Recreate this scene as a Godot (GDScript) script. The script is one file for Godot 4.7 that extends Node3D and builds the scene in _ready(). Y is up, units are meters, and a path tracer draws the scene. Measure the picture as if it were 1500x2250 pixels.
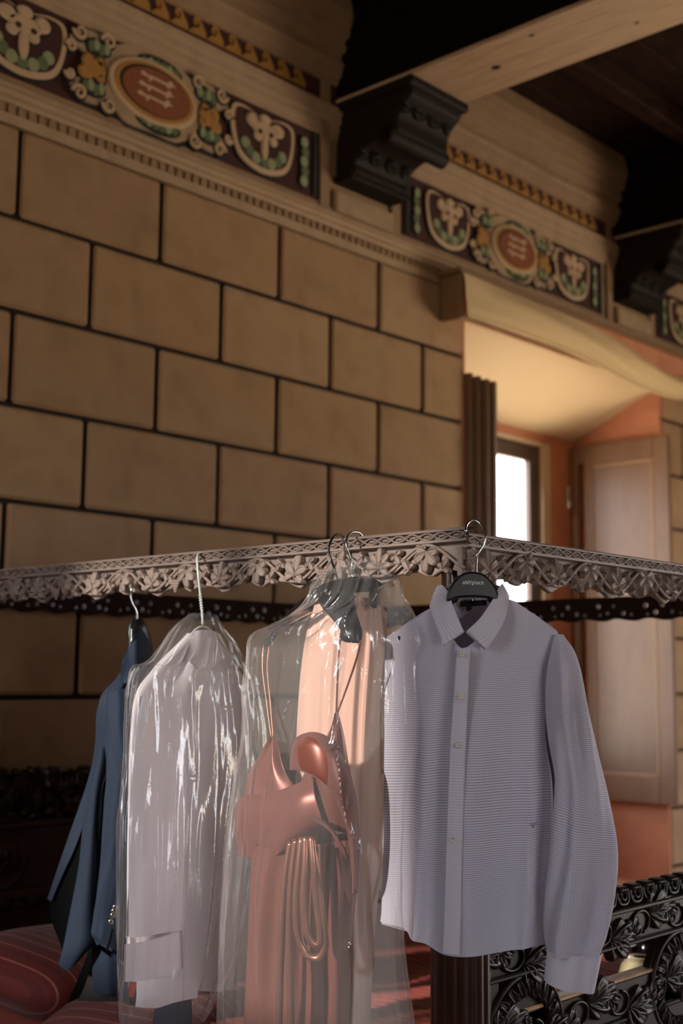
extends Node3D
# A room with a painted ashlar wall, a carved four-poster bed and clothes hung on its rails.
# Metres; y is up; the long wall lies in the plane z = 0 and the room is on its +z side.

var M := {}
var MESH := {}
var rng := RandomNumberGenerator.new()


func _ready() -> void:
	rng.seed = 7
	setup_view()
	setup_light()
	make_materials()
	build_shell()
	build_wall()
	build_frieze()
	build_ceiling()
	build_window()
	build_bed()
	build_bedding()
	build_clothes()
	build_small_things()


# ---------------------------------------------------------------- camera, sky, sun, exposure
func setup_view() -> void:
	var cam := Camera3D.new()
	cam.name = "camera"
	add_child(cam)
	cam.position = Vector3(-2.404, 1.6, 3.829)
	cam.basis = Basis(Vector3.UP, -0.824) * Basis(Vector3.RIGHT, 0.130) * Basis(Vector3.BACK, 0.009)
	var at := CameraAttributesPhysical.new()
	at.frustum_focal_length = 43.556
	at.frustum_focus_distance = 2.62
	at.exposure_aperture = 2.8
	cam.attributes = at
	cam.fov = 43.78
	cam.near = 0.05
	cam.far = 200.0
	cam.current = true


func setup_light() -> void:
	var we := WorldEnvironment.new()
	we.name = "world"
	var e := Environment.new()
	e.background_mode = Environment.BG_SKY
	var sky := Sky.new()
	var sm := ProceduralSkyMaterial.new()
	sm.sky_top_color = Color(0.87, 0.90, 0.95)
	sm.sky_horizon_color = Color(0.95, 0.96, 0.98)
	sm.ground_horizon_color = Color(0.98, 0.94, 0.87)
	sm.ground_bottom_color = Color(0.88, 0.82, 0.73)
	sm.energy_multiplier = 1.0
	sky.sky_material = sm
	e.sky = sky
	e.background_energy_multiplier = 13.6
	e.tonemap_mode = Environment.TONE_MAPPER_LINEAR
	e.tonemap_exposure = 1.0
	e.sdfgi_enabled = true
	e.ssao_enabled = true
	e.ssil_enabled = true
	we.environment = e
	add_child(we)
	var sun := DirectionalLight3D.new()
	sun.name = "sun"
	sun.sky_mode = DirectionalLight3D.SKY_MODE_LIGHT_ONLY
	sun.light_color = Color(1.0, 0.97, 0.93)
	sun.light_energy = 1.5
	sun.light_angular_distance = 2.0
	sun.shadow_enabled = true
	add_child(sun)
	sun.look_at_from_position(Vector3.ZERO, Vector3(0.93, -0.33, 0.12), Vector3.UP)


# ---------------------------------------------------------------- helpers
func V(a: Array) -> PackedVector3Array:
	var r := PackedVector3Array()
	for i in range(0, a.size(), 3):
		r.append(Vector3(a[i], a[i + 1], a[i + 2]))
	return r


func numbered(called: String) -> String:
	var n := called
	var k := 0
	while has_node(NodePath(n)):
		k += 1
		n = "%s_%03d" % [called, k]
	return n


func thing(called: String, label: String, category: String, at := Vector3.ZERO, group := "") -> Node3D:
	var o := Node3D.new()
	o.name = numbered(called)
	add_child(o)
	o.position = at
	o.set_meta("label", label)
	o.set_meta("category", category)
	if group:
		o.set_meta("group", group)
	return o


func structure(called: String, label := "") -> Node3D:
	var o := Node3D.new()
	o.name = called
	add_child(o)
	o.set_meta("kind", "structure")
	if label:
		o.set_meta("label", label)
	return o


func part(called: String, mesh: Mesh, mat: Material, parent: Node3D, at := Transform3D.IDENTITY) -> MeshInstance3D:
	var o := MeshInstance3D.new()
	var n := called
	var k := 0
	while parent.has_node(NodePath(n)):
		k = parent.get_meta("n_" + called, 0) + 1
		parent.set_meta("n_" + called, k)
		n = "%s_%03d" % [called, k]
	o.name = n
	o.mesh = mesh
	o.material_override = mat
	o.transform = at
	parent.add_child(o)
	return o


func at3(x: float, y: float, z: float) -> Transform3D:
	return Transform3D(Basis.IDENTITY, Vector3(x, y, z))


# a smooth surface over (0..1, 0..1); front face towards dP/du x dP/dv
func grid(nu: int, nv: int, fn: Callable, closed := false, uvs := Vector2.ONE) -> ArrayMesh:
	var p := PackedVector3Array()
	var uv := PackedVector2Array()
	for j in nv + 1:
		for i in nu + 1:
			p.append(fn.call(float(i) / nu, float(j) / nv))
			uv.append(Vector2(float(i) / nu, float(j) / nv) * uvs)
	return grid_mesh(nu, nv, p, uv, closed)


func grid_mesh(nu: int, nv: int, p: PackedVector3Array, uv: PackedVector2Array, closed := false) -> ArrayMesh:
	var n := PackedVector3Array()
	var idx := PackedInt32Array()
	var w := nu + 1
	for j in nv + 1:
		for i in w:
			var i0 := i - 1
			var i1 := i + 1
			if closed:
				if i0 < 0:
					i0 = nu - 1
				if i1 > nu:
					i1 = 1
			i0 = maxi(i0, 0)
			i1 = mini(i1, nu)
			var du := p[j * w + i1] - p[j * w + i0]
			var dv := p[mini(j + 1, nv) * w + i] - p[maxi(j - 1, 0) * w + i]
			var c := du.cross(dv)
			n.append(c.normalized() if c.length_squared() > 1e-18 else Vector3.UP)
	for j in nv:
		for i in nu:
			var a := j * w + i
			idx.append_array([a, a + w, a + 1, a + 1, a + w, a + w + 1])
	var arr := []
	arr.resize(Mesh.ARRAY_MAX)
	arr[Mesh.ARRAY_VERTEX] = p
	arr[Mesh.ARRAY_NORMAL] = n
	arr[Mesh.ARRAY_TEX_UV] = uv
	arr[Mesh.ARRAY_INDEX] = idx
	var m := ArrayMesh.new()
	m.add_surface_from_arrays(Mesh.PRIMITIVE_TRIANGLES, arr)
	return m


func cr(c: PackedVector3Array, t: float) -> Vector3:
	var n := c.size() - 1
	var s := clampf(t, 0.0, 1.0) * n
	var i := mini(int(s), n - 1)
	var f := s - i
	var a := c[i - 1] if i > 0 else 2.0 * c[0] - c[1]
	var d := c[i + 2] if i + 2 <= n else 2.0 * c[n] - c[n - 1]
	return c[i].cubic_interpolate(c[i + 1], a, d, f)


# surface through rows of control points, with folds fn(u, v) along its normal side
func patch(rows: Array, nu: int, nv: int, fold = null, uvs := Vector2.ONE, thick := 0.0) -> ArrayMesh:
	var toward := (cr(rows[0], 1.0) - cr(rows[0], 0.0)).cross(cr(rows[-1], 0.5) - cr(rows[0], 0.5)).normalized()
	var cols := []
	for i in nu + 1:
		var c := PackedVector3Array()
		for r in rows:
			c.append(cr(r, float(i) / nu))
		cols.append(c)
	var fn := func(u: float, v: float) -> Vector3:
		var q := cr(cols[roundi(u * nu)], v)
		if fold != null:
			q -= toward * float(fold.call(u, v))
		return q
	if thick <= 0.0:
		return grid(nu, nv, fn, false, uvs)
	var both := func(u: float, v: float) -> Vector3:   # front, edge, back, edge
		if u <= 0.5:
			return fn.call(roundf(u * 2.0 * nu) / nu, v)
		return fn.call(roundf((1.0 - u) * 2.0 * nu) / nu, v) + toward * thick
	return grid(nu * 2, nv, both, false, Vector2(uvs.x * 2.0, uvs.y))


# a flattened tube between a left and a right outline; b = half depths
func loft(l: PackedVector3Array, r: PackedVector3Array, b: Array, nu: int, nv: int, fold = null, uvs := Vector2.ONE) -> ArrayMesh:
	var bb := PackedVector3Array()
	for x in b:
		bb.append(Vector3(x, 0, 0))
	var fn := func(u: float, v: float) -> Vector3:
		var a: float = u * TAU
		var pl := cr(l, v)
		var pr := cr(r, v)
		var e := 0.02
		var down := (cr(l, minf(v + e, 1.0)) + cr(r, minf(v + e, 1.0)) - cr(l, maxf(v - e, 0.0)) - cr(r, maxf(v - e, 0.0))).normalized()
		var half := (pr - pl) * 0.5
		var n := down.cross(half).normalized()
		var q := (pl + pr) * 0.5 - half * cos(a) + n * cr(bb, v).x * sin(a)
		if fold != null:
			var out := (n * sin(a) * 1.0 - half.normalized() * cos(a)).normalized()
			q += out * float(fold.call(u, v))
		return q
	return grid(nu, nv, fn, true, uvs)


func tube(path: PackedVector3Array, r: float, sides := 8, r_end := -1.0, smooth_n := 0) -> ArrayMesh:
	var pts := path
	if smooth_n > 0:
		pts = PackedVector3Array()
		for i in smooth_n + 1:
			pts.append(cr(path, float(i) / smooth_n))
	var n := pts.size() - 1
	var frames := []
	var up := Vector3.UP
	for i in n + 1:
		var t := (pts[mini(i + 1, n)] - pts[maxi(i - 1, 0)]).normalized()
		if i == 0:
			up = Vector3.UP if absf(t.y) < 0.9 else Vector3.RIGHT
		var s := t.cross(up).normalized()
		up = s.cross(t).normalized()
		frames.append([s, up])
	var re := r if r_end < 0.0 else r_end
	var fn := func(u: float, v: float) -> Vector3:
		var k := roundi(v * (n + 2)) - 1
		var rad := lerpf(r, re, v)
		if k < 0:
			return pts[0]
		if k > n:
			return pts[n]
		return pts[k] + (frames[k][0] * cos(u * TAU) + frames[k][1] * sin(u * TAU)) * rad
	return grid(sides, n + 2, fn, true)


func face(st: SurfaceTool, pts: Array, center: Vector3) -> void:
	var c := Vector3.ZERO
	for q in pts:
		c += q
	c /= pts.size()
	var n: Vector3 = (pts[1] - pts[0]).cross(pts[2] - pts[0]).normalized()
	var order := pts.duplicate()
	if n.dot(c - center) > 0.0:
		order.reverse()
	else:
		n = -n
	for k in range(1, order.size() - 1):
		for q in [order[0], order[k], order[k + 1]]:
			st.set_normal(n)
			st.add_vertex(q)


func bevel_box(size: Vector3, bev: float) -> ArrayMesh:
	var key := "bb%s_%s" % [size, bev]
	if MESH.has(key):
		return MESH[key]
	var st := SurfaceTool.new()
	st.begin(Mesh.PRIMITIVE_TRIANGLES)
	var h := size * 0.5
	var q := func(sx: float, sy: float, sz: float, ax: int) -> Vector3:
		var v := Vector3(sx, sy, sz)
		return Vector3(v.x * (h.x - (0.0 if ax == 0 else bev)), v.y * (h.y - (0.0 if ax == 1 else bev)), v.z * (h.z - (0.0 if ax == 2 else bev)))
	for s in [-1.0, 1.0]:
		face(st, [q.call(s, -1, -1, 0), q.call(s, 1, -1, 0), q.call(s, 1, 1, 0), q.call(s, -1, 1, 0)], Vector3.ZERO)
		face(st, [q.call(-1, s, -1, 1), q.call(1, s, -1, 1), q.call(1, s, 1, 1), q.call(-1, s, 1, 1)], Vector3.ZERO)
		face(st, [q.call(-1, -1, s, 2), q.call(1, -1, s, 2), q.call(1, 1, s, 2), q.call(-1, 1, s, 2)], Vector3.ZERO)
	if bev > 0.0:
		for a in [-1.0, 1.0]:
			for b in [-1.0, 1.0]:
				face(st, [q.call(a, b, -1, 0), q.call(a, b, 1, 0), q.call(a, b, 1, 1), q.call(a, b, -1, 1)], Vector3.ZERO)
				face(st, [q.call(a, -1, b, 0), q.call(a, 1, b, 0), q.call(a, 1, b, 2), q.call(a, -1, b, 2)], Vector3.ZERO)
				face(st, [q.call(-1, a, b, 1), q.call(1, a, b, 1), q.call(1, a, b, 2), q.call(-1, a, b, 2)], Vector3.ZERO)
				for c in [-1.0, 1.0]:
					face(st, [q.call(a, b, c, 0), q.call(a, b, c, 1), q.call(a, b, c, 2)], Vector3.ZERO)
	MESH[key] = st.commit()
	return MESH[key]


func block(called: String, lo: Vector3, hi: Vector3, mat: Material, parent: Node3D, bev := 0.004) -> MeshInstance3D:
	return part(called, bevel_box((hi - lo).snapped(Vector3.ONE * 0.0001), bev), mat, parent, Transform3D(Basis.IDENTITY, (lo + hi) * 0.5))


# an outline in x, y raised to z = depth with a bevelled edge
func slab(outline: PackedVector2Array, depth: float, bev := 0.0) -> ArrayMesh:
	var pts := outline.duplicate()
	if Geometry2D.is_polygon_clockwise(pts):
		pts.reverse()
	var n := pts.size()
	var inner := PackedVector2Array()
	for i in n:
		var e0 := (pts[i] - pts[(i + n - 1) % n]).normalized()
		var e1 := (pts[(i + 1) % n] - pts[i]).normalized()
		var nn := (Vector2(-e0.y, e0.x) + Vector2(-e1.y, e1.x)).normalized()
		inner.append(pts[i] + nn * bev)
	var st := SurfaceTool.new()
	st.begin(Mesh.PRIMITIVE_TRIANGLES)
	var tri := Geometry2D.triangulate_polygon(inner)
	if tri.is_empty():
		inner = pts
		tri = Geometry2D.triangulate_polygon(inner)
	for k in range(0, tri.size(), 3):
		var a := inner[tri[k]]
		var b := inner[tri[k + 1]]
		var c := inner[tri[k + 2]]
		if (b - a).cross(c - a) > 0.0:
			var s := b
			b = c
			c = s
		for q in [a, b, c]:
			st.set_normal(Vector3.BACK)
			st.set_uv(q)
			st.add_vertex(Vector3(q.x, q.y, depth))
	for i in n:
		var k := (i + 1) % n
		for lay in 2:
			var a0 := pts[i] if lay == 0 else pts[i]
			var b0 := pts[k] if lay == 0 else pts[k]
			var a1 := pts[i] if lay == 0 else inner[i]
			var b1 := pts[k] if lay == 0 else inner[k]
			var z0 := 0.0 if lay == 0 else depth - bev
			var z1 := depth - bev if lay == 0 else depth
			if z1 - z0 < 1e-6:
				continue
			var q := [Vector3(a0.x, a0.y, z0), Vector3(b0.x, b0.y, z0), Vector3(b1.x, b1.y, z1), Vector3(a1.x, a1.y, z1)]
			var nn: Vector3 = (q[1] - q[0]).cross(q[3] - q[0]).normalized()
			for w in [0, 2, 1, 0, 3, 2]:
				st.set_normal(nn)
				st.set_uv(Vector2(q[w].x, q[w].y))
				st.add_vertex(q[w])
	return st.commit()


# a moulding: profile of (out, up) points run along x from 0 to length
func moulding(profile: Array, length: float) -> ArrayMesh:
	var st := SurfaceTool.new()
	st.begin(Mesh.PRIMITIVE_TRIANGLES)
	if profile[0].y > profile[-1].y:
		profile = profile.duplicate()
		profile.reverse()
	for i in profile.size() - 1:
		var a := Vector3(0, profile[i].y, profile[i].x)
		var b := Vector3(0, profile[i + 1].y, profile[i + 1].x)
		var l := Vector3(length, 0, 0)
		var n := (b - a).cross(l).normalized() * -1.0
		for q in [a, b, b + l, a, b + l, a + l]:
			st.set_normal(n)
			st.add_vertex(q)
	return st.commit()


func lathe(profile: Array, sides := 32) -> ArrayMesh:
	var c := PackedVector3Array()
	for q in profile:
		c.append(Vector3(q.x, q.y, 0))
	var n := c.size() - 1
	var fn := func(u: float, v: float) -> Vector3:
		var q := c[roundi(v * n)]
		return Vector3(cos(u * TAU) * q.x, q.y, sin(u * TAU) * q.x)
	return grid(sides, n, fn, true)


# ---------------------------------------------------------------- materials
func noise_tex(freq: float, ramp: Array, seed_: int, size := 256, octaves := 4, cell := false) -> NoiseTexture2D:
	var n := FastNoiseLite.new()
	n.seed = seed_
	n.frequency = freq
	n.noise_type = FastNoiseLite.TYPE_CELLULAR if cell else FastNoiseLite.TYPE_SIMPLEX_SMOOTH
	n.fractal_octaves = octaves
	var t := NoiseTexture2D.new()
	t.width = size
	t.height = size
	t.seamless = true
	t.noise = n
	if ramp.size() > 0:
		var g := Gradient.new()
		var cols := PackedColorArray()
		var off := PackedFloat32Array()
		for i in ramp.size():
			cols.append(ramp[i])
			off.append(float(i) / (ramp.size() - 1))
		g.colors = cols
		g.offsets = off
		t.color_ramp = g
	return t


func mat(called: String, c: Color, rough := 0.8, opts := {}) -> StandardMaterial3D:
	var m := StandardMaterial3D.new()
	m.resource_name = called
	m.albedo_color = c
	m.roughness = rough
	for k in opts:
		m.set(k, opts[k])
	M[called] = m
	return m


func tri(scale: Vector3, extra := {}) -> Dictionary:
	var d := {"uv1_triplanar": true, "uv1_scale": scale}
	d.merge(extra)
	return d


func make_materials() -> void:
	var plaster := noise_tex(0.012, [Color(0.88, 0.865, 0.84), Color(0.96, 0.95, 0.94), Color(1, 1, 1), Color(0.95, 0.94, 0.925)], 3)
	var wood_grain := noise_tex(0.02, [Color(0.55, 0.5, 0.46), Color(0.85, 0.82, 0.8), Color(1, 1, 1), Color(0.7, 0.66, 0.62)], 9)
	var soft_grain := noise_tex(0.02, [Color(0.80, 0.76, 0.72), Color(0.95, 0.93, 0.91), Color(1, 1, 1), Color(0.86, 0.82, 0.77)], 15)
	var tones := [Color(0.64, 0.51, 0.37), Color(0.62, 0.49, 0.36), Color(0.66, 0.53, 0.395), Color(0.63, 0.495, 0.365)]
	for i in 4:
		mat("ashlar_%d" % i, tones[i], 0.85, tri(Vector3(1.1, 1.1, 1.1), {"uv1_world_triplanar": true, "albedo_texture": plaster}))
	mat("joint", Color(0.14, 0.09, 0.055), 0.95)
	mat("room_plaster", Color(0.44, 0.34, 0.26), 0.9, tri(Vector3.ONE * 0.7, {"albedo_texture": plaster}))
	mat("cream_trim", Color(0.66, 0.55, 0.43), 0.7, tri(Vector3.ONE * 1.5, {"uv1_world_triplanar": true, "albedo_texture": plaster}))
	mat("tan_trim", Color(0.58, 0.46, 0.34), 0.75, tri(Vector3.ONE * 1.5, {"uv1_world_triplanar": true, "albedo_texture": plaster}))
	mat("dark_line", Color(0.20, 0.14, 0.09), 0.9)  # dark painted ring on the frieze medallions
	mat("maroon", Color(0.24, 0.09, 0.075), 0.85)
	mat("ochre", Color(0.64, 0.45, 0.20), 0.7)
	mat("rust", Color(0.52, 0.28, 0.15), 0.75, tri(Vector3.ONE * 4.0, {"albedo_texture": plaster}))
	mat("leaf_green", Color(0.36, 0.40, 0.27), 0.8)
	mat("pale_green", Color(0.55, 0.57, 0.42), 0.8)
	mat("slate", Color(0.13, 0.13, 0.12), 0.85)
	mat("bone", Color(0.74, 0.62, 0.49), 0.75)
	mat("beam_lit", Color(0.74, 0.62, 0.50), 0.7, tri(Vector3(8.0, 8.0, 0.35), {"albedo_texture": soft_grain}))  # bounce light under the beams put into a paler wood colour
	mat("beam_dark", Color(0.085, 0.058, 0.04), 0.85, tri(Vector3(5.0, 5.0, 0.6), {"albedo_texture": wood_grain, "metallic_specular": 0.15}))
	mat("board_dark", Color(0.19, 0.125, 0.09), 0.75, tri(Vector3(0.7, 3.0, 5.0), {"albedo_texture": wood_grain, "metallic_specular": 0.2}))
	mat("floor_wood", Color(0.52, 0.38, 0.27), 0.5, tri(Vector3(3.0, 3.0, 0.5), {"albedo_texture": wood_grain}))
	mat("corbel_wood", Color(0.13, 0.09, 0.07), 0.65, tri(Vector3.ONE * 4.0, {"albedo_texture": wood_grain, "metallic_specular": 0.3}))
	mat("terracotta", Color(0.76, 0.50, 0.37), 0.8, tri(Vector3.ONE * 1.2, {"albedo_texture": plaster}))
	mat("soffit", Color(0.88, 0.77, 0.60), 0.75)
	mat("cream_paint", Color(0.80, 0.72, 0.60), 0.4)
	mat("sash", Color(0.30, 0.22, 0.17), 0.45)
	mat("shutter_paint", Color(0.47, 0.345, 0.245), 0.42, tri(Vector3(1.5, 0.4, 1.5), {"albedo_texture": plaster}))
	mat("bead_paint", Color(0.60, 0.46, 0.34), 0.4)
	mat("shutter_dark", Color(0.19, 0.13, 0.09), 0.6)
	mat("brass", Color(0.75, 0.62, 0.36), 0.3, {"metallic": 1.0})
	mat("glass", Color(1, 1, 1, 0.02), 0.02, {"transparency": BaseMaterial3D.TRANSPARENCY_ALPHA})
	mat("carved", Color(0.55, 0.48, 0.44), 0.55, tri(Vector3(3, 3, 3), {"albedo_texture": plaster}))  # paler than the other bed wood, the sunlit rail brightness set in colour

	mat("ebony", Color(0.15, 0.105, 0.08), 0.42, tri(Vector3(6, 6, 6), {"albedo_texture": wood_grain, "metallic_specular": 0.3}))
	mat("head_wood", Color(0.22, 0.14, 0.095), 0.45, tri(Vector3(6, 6, 6), {"albedo_texture": wood_grain, "metallic_specular": 0.4}))
	mat("rail_dark", Color(0.17, 0.10, 0.075), 0.85, tri(Vector3(2, 8, 8), {"albedo_texture": wood_grain, "metallic_specular": 0.25}))
	mat("post_wood", Color(0.19, 0.10, 0.075), 0.25, tri(Vector3(8, 1.0, 8), {"albedo_texture": wood_grain}))
	mat("ledge_wood", Color(0.72, 0.56, 0.36), 0.5, tri(Vector3(1, 6, 6), {"albedo_texture": wood_grain}))
	mat("quilt", Color(0.58, 0.26, 0.21), 0.7, tri(Vector3.ONE * 6.0, {"albedo_texture": plaster, "rim_enabled": true, "rim": 0.3}))
	mat("sheet", Color(0.7, 0.6, 0.52), 0.9)
	mat("pillow", Color.WHITE, 0.75, {"albedo_texture": stripe_pillow(), "rim_enabled": true, "rim": 0.3})
	mat("navy", Color(0.062, 0.125, 0.205), 0.8, tri(Vector3.ONE * 12.0, {"rim_enabled": true, "rim": 0.1}))
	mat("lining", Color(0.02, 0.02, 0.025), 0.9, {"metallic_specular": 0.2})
	mat("charcoal", Color(0.15, 0.135, 0.14), 0.85)
	mat("gold_thread", Color(0.70, 0.58, 0.36), 0.5)
	mat("white_cotton", Color(0.88, 0.84, 0.85), 0.85, {"backlight_enabled": true, "backlight": Color(0.35, 0.33, 0.32)})

	mat("copper_satin", Color(0.50, 0.29, 0.245), 0.38, {"metallic": 0.35, "rim_enabled": true, "rim": 0.4})
	mat("copper_metal", Color(0.62, 0.42, 0.35), 0.34, {"metallic": 0.75})
	mat("blush", Color(0.82, 0.655, 0.58), 0.75)
	mat("black_plastic", Color(0.055, 0.055, 0.065), 0.38)
	mat("steel", Color(0.82, 0.85, 0.84), 0.22, {"metallic": 1.0})
	mat("white_wire", Color(0.85, 0.88, 0.85), 0.35)
	mat("black_wire", Color(0.04, 0.04, 0.045), 0.35)
	mat("shirt", Color.WHITE, 0.85, {"albedo_texture": stripe_shirt(false), "backlight_enabled": true, "backlight": Color(0.4, 0.38, 0.42)})
	mat("shirt_dots", Color.WHITE, 0.85, {"albedo_texture": stripe_shirt(true), "backlight_enabled": true, "backlight": Color(0.3, 0.29, 0.32)})
	mat("shirt_cuff", Color.WHITE, 0.85, {"albedo_texture": stripe_shirt(true, true), "backlight_enabled": true, "backlight": Color(0.3, 0.29, 0.32)})
	mat("pearl", Color(0.78, 0.74, 0.68), 0.25)
	mat("label_black", Color(0.05, 0.05, 0.055), 0.8)
	mat("print_white", Color(0.85, 0.85, 0.85), 0.6)
	mat("thread", Color(0.56, 0.54, 0.60), 0.8)
	mat("drape", Color(0.85, 0.75, 0.57), 0.85, {"backlight_enabled": true, "backlight": Color(0.6, 0.52, 0.38)})
	mat("pelmet", Color(0.50, 0.37, 0.24), 0.5)
	mat("ceramic", Color(0.86, 0.80, 0.64), 0.3)
	mat("dark_glaze", Color(0.09, 0.07, 0.09), 0.08)
	mat("olive", Color(0.28, 0.25, 0.16), 0.8)
	mat("red_tag", Color(0.68, 0.27, 0.22), 0.7)
	var crumple := noise_tex(0.035, [], 31, 512, 3)
	(crumple.noise as FastNoiseLite).fractal_type = FastNoiseLite.FRACTAL_RIDGED
	crumple.as_normal_map = true
	crumple.bump_strength = 3.0
	mat("film", Color(1, 1, 1, 0.05), 0.12, {"transparency": BaseMaterial3D.TRANSPARENCY_ALPHA, "normal_enabled": true, "normal_texture": crumple, "normal_scale": 0.16, "uv1_scale": Vector3(1.6, 1.2, 1.0), "metallic_specular": 0.7})


func stripe_shirt(dots: bool, upright := false) -> ImageTexture:
	var im := Image.create(32, 32, false, Image.FORMAT_RGB8)
	for y in 32:
		for x in 32:
			var c := Color(0.79, 0.755, 0.775)
			var d := absf(y - 16.0)
			if dots:
				if d < 5.0 and x % 16 < 8:
					c = Color(0.56, 0.57, 0.70)
			elif d < 4.5:
				c = Color(0.46, 0.47, 0.60) if x % 16 < 12 else Color(0.64, 0.64, 0.73)
			if upright:
				im.set_pixel(y, x, c)
			else:
				im.set_pixel(x, y, c)
	im.generate_mipmaps()
	return ImageTexture.create_from_image(im)


func stripe_pillow() -> ImageTexture:
	var im := Image.create(512, 64, false, Image.FORMAT_RGB8)
	for x in 512:
		var k := fmod(x, 37.0)
		for y in 64:
			var g := 0.94 + 0.06 * sin(x * 3.1 + y * 1.7)
			var c := Color(0.50 * g, 0.17 * g, 0.14 * g)
			if k < 3.0:
				c = Color(0.72, 0.45, 0.36)
			elif k > 17.0 and k < 25.0:
				c = Color(0.44 * g, 0.14 * g, 0.12 * g)
			im.set_pixel(x, y, c)
	return ImageTexture.create_from_image(im)


# ---------------------------------------------------------------- the room
const WX0 := -4.0
const WX1 := 6.6
const ZF := 6.6
const YC := 4.72
const OX0 := 2.6
const OX1 := 4.6
const OY0 := 0.40
const OY1 := 3.4


func build_shell() -> void:
	var fl := structure("floor")
	for i in 36:
		var x0 := WX0 + i * (WX1 - WX0) / 36.0
		block("floorboard", Vector3(x0 + 0.003, -0.03, 0), Vector3(x0 + (WX1 - WX0) / 36.0 - 0.003, 0, ZF), M.floor_wood, fl, 0.003)
	block("subfloor", Vector3(WX0 - 0.5, -0.25, -0.7), Vector3(WX1 + 0.5, -0.032, ZF + 0.3), M.joint, fl, 0.0)
	# left wall with the window that lets the sun in
	var wl := structure("wall_left")
	var z0 := 0.44
	var z1 := 1.80
	var y0 := 2.12
	var y1 := 3.32
	block("masonry", Vector3(WX0 - 0.3, 0, 0), Vector3(WX0, YC, z0), M.room_plaster, wl)
	block("masonry", Vector3(WX0 - 0.3, 0, z1), Vector3(WX0, YC, ZF), M.room_plaster, wl)
	block("masonry", Vector3(WX0 - 0.3, 0, z0), Vector3(WX0, y0, z1), M.room_plaster, wl)
	block("masonry", Vector3(WX0 - 0.3, y1, z0), Vector3(WX0, YC, z1), M.room_plaster, wl)
	# right wall with a low balcony window, front wall with a smaller window
	var wr := structure("wall_right")
	block("masonry", Vector3(WX1, 0, 0), Vector3(WX1 + 0.3, YC, 2.4), M.room_plaster, wr)
	block("masonry", Vector3(WX1, 0, 6.4), Vector3(WX1 + 0.3, YC, ZF), M.room_plaster, wr)
	block("masonry", Vector3(WX1, 2.9, 2.4), Vector3(WX1 + 0.3, YC, 6.4), M.room_plaster, wr)
	var wf := structure("wall_front")
	block("masonry", Vector3(WX0 - 0.3, 0, ZF), Vector3(-3.0, YC, ZF + 0.3), M.room_plaster, wf)
	block("masonry", Vector3(-1.4, 0, ZF), Vector3(WX1 + 0.3, YC, ZF + 0.3), M.room_plaster, wf)
	block("masonry", Vector3(-3.0, 0, ZF), Vector3(-1.4, 1.2, ZF + 0.3), M.room_plaster, wf)
	block("masonry", Vector3(-3.0, 2.6, ZF), Vector3(-1.4, YC, ZF + 0.3), M.room_plaster, wf)
	# unseen cupboard added beyond the bed to keep the balcony light off the lower wall
	var wd := thing("added_wardrobe", "unseen dark wooden light blocker added beyond the right side of the bed", "added_wardrobe", Vector3(3.0, 0, 1.35))
	block("body", Vector3(0, 0.08, 0), Vector3(0.6, 2.05, 1.7), M.post_wood, wd, 0.01)
	block("cornice", Vector3(-0.04, 2.05, -0.04), Vector3(0.64, 2.13, 1.74), M.post_wood, wd, 0.02)
	block("plinth", Vector3(0.02, 0, 0.02), Vector3(0.58, 0.08, 1.68), M.post_wood, wd, 0.004)
	for q in [0.03, 0.86]:
		block("door", Vector3(-0.025, 0.14, q), Vector3(0.0, 2.0, q + 0.81), M.post_wood, wd, 0.008)
	for q in [0.80, 0.90]:
		part("knob", lathe([Vector2(0, 0.03), Vector2(0.014, 0.026), Vector2(0.016, 0.014), Vector2(0.006, 0.006), Vector2(0.008, 0)], 14), M.brass, wd, Transform3D(Basis(Vector3.BACK, PI / 2), Vector3(-0.025, 1.05, q)))


func build_wall() -> void:
	var w := structure("wall_back")
	block("masonry", Vector3(WX0 - 0.3, 0, -0.66), Vector3(OX0, YC, 0), M.joint, w, 0.0)
	block("masonry", Vector3(OX1, 0, -0.66), Vector3(WX1 + 0.3, YC, 0), M.joint, w, 0.0)
	block("masonry", Vector3(OX0, OY1, -0.66), Vector3(OX1, YC, 0), M.joint, w, 0.0)
	block("masonry", Vector3(OX0, 0, -0.66), Vector3(OX1, OY0, 0), M.joint, w, 0.0)
	var top := 3.545
	var ch := 0.3374
	var bw := 0.65
	for r in 10:
		var y1 := top - r * ch
		var y0 := y1 - ch
		var k0 := -0.5 if r % 2 == 1 else 0.0
		for k in range(-4, 12):
			var x0 := (k + k0) * bw
			var x1 := x0 + bw
			if r >= 0:
				if x0 < OX0 and x1 > OX0:
					x1 = OX0
				if x0 < OX1 and x1 > OX1:
					x0 = OX1
				if x0 >= OX0 - 0.01 and x1 <= OX1 + 0.01 and y0 > OY0 - 0.3:
					continue
			if x1 - x0 < 0.05 or x0 > WX1:
				continue
			var right := 0.0 if is_equal_approx(x1, OX0) else 0.004
			block("ashlar_block", Vector3(x0 + 0.014, y0 + 0.013, 0.0), Vector3(x1 - right, y1 - 0.003, 0.022 + rng.randf() * 0.004), M["ashlar_%d" % rng.randi_range(0, 3)], w, 0.011)


func rect(x0: float, y0: float, x1: float, y1: float) -> PackedVector2Array:
	return PackedVector2Array([Vector2(x0, y0), Vector2(x1, y0), Vector2(x1, y1), Vector2(x0, y1)])


func ellipse(cx: float, cy: float, rx: float, ry: float, n := 40) -> PackedVector2Array:
	var r := PackedVector2Array()
	for i in n:
		r.append(Vector2(cx + cos(TAU * i / n) * rx, cy + sin(TAU * i / n) * ry))
	return r


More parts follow.
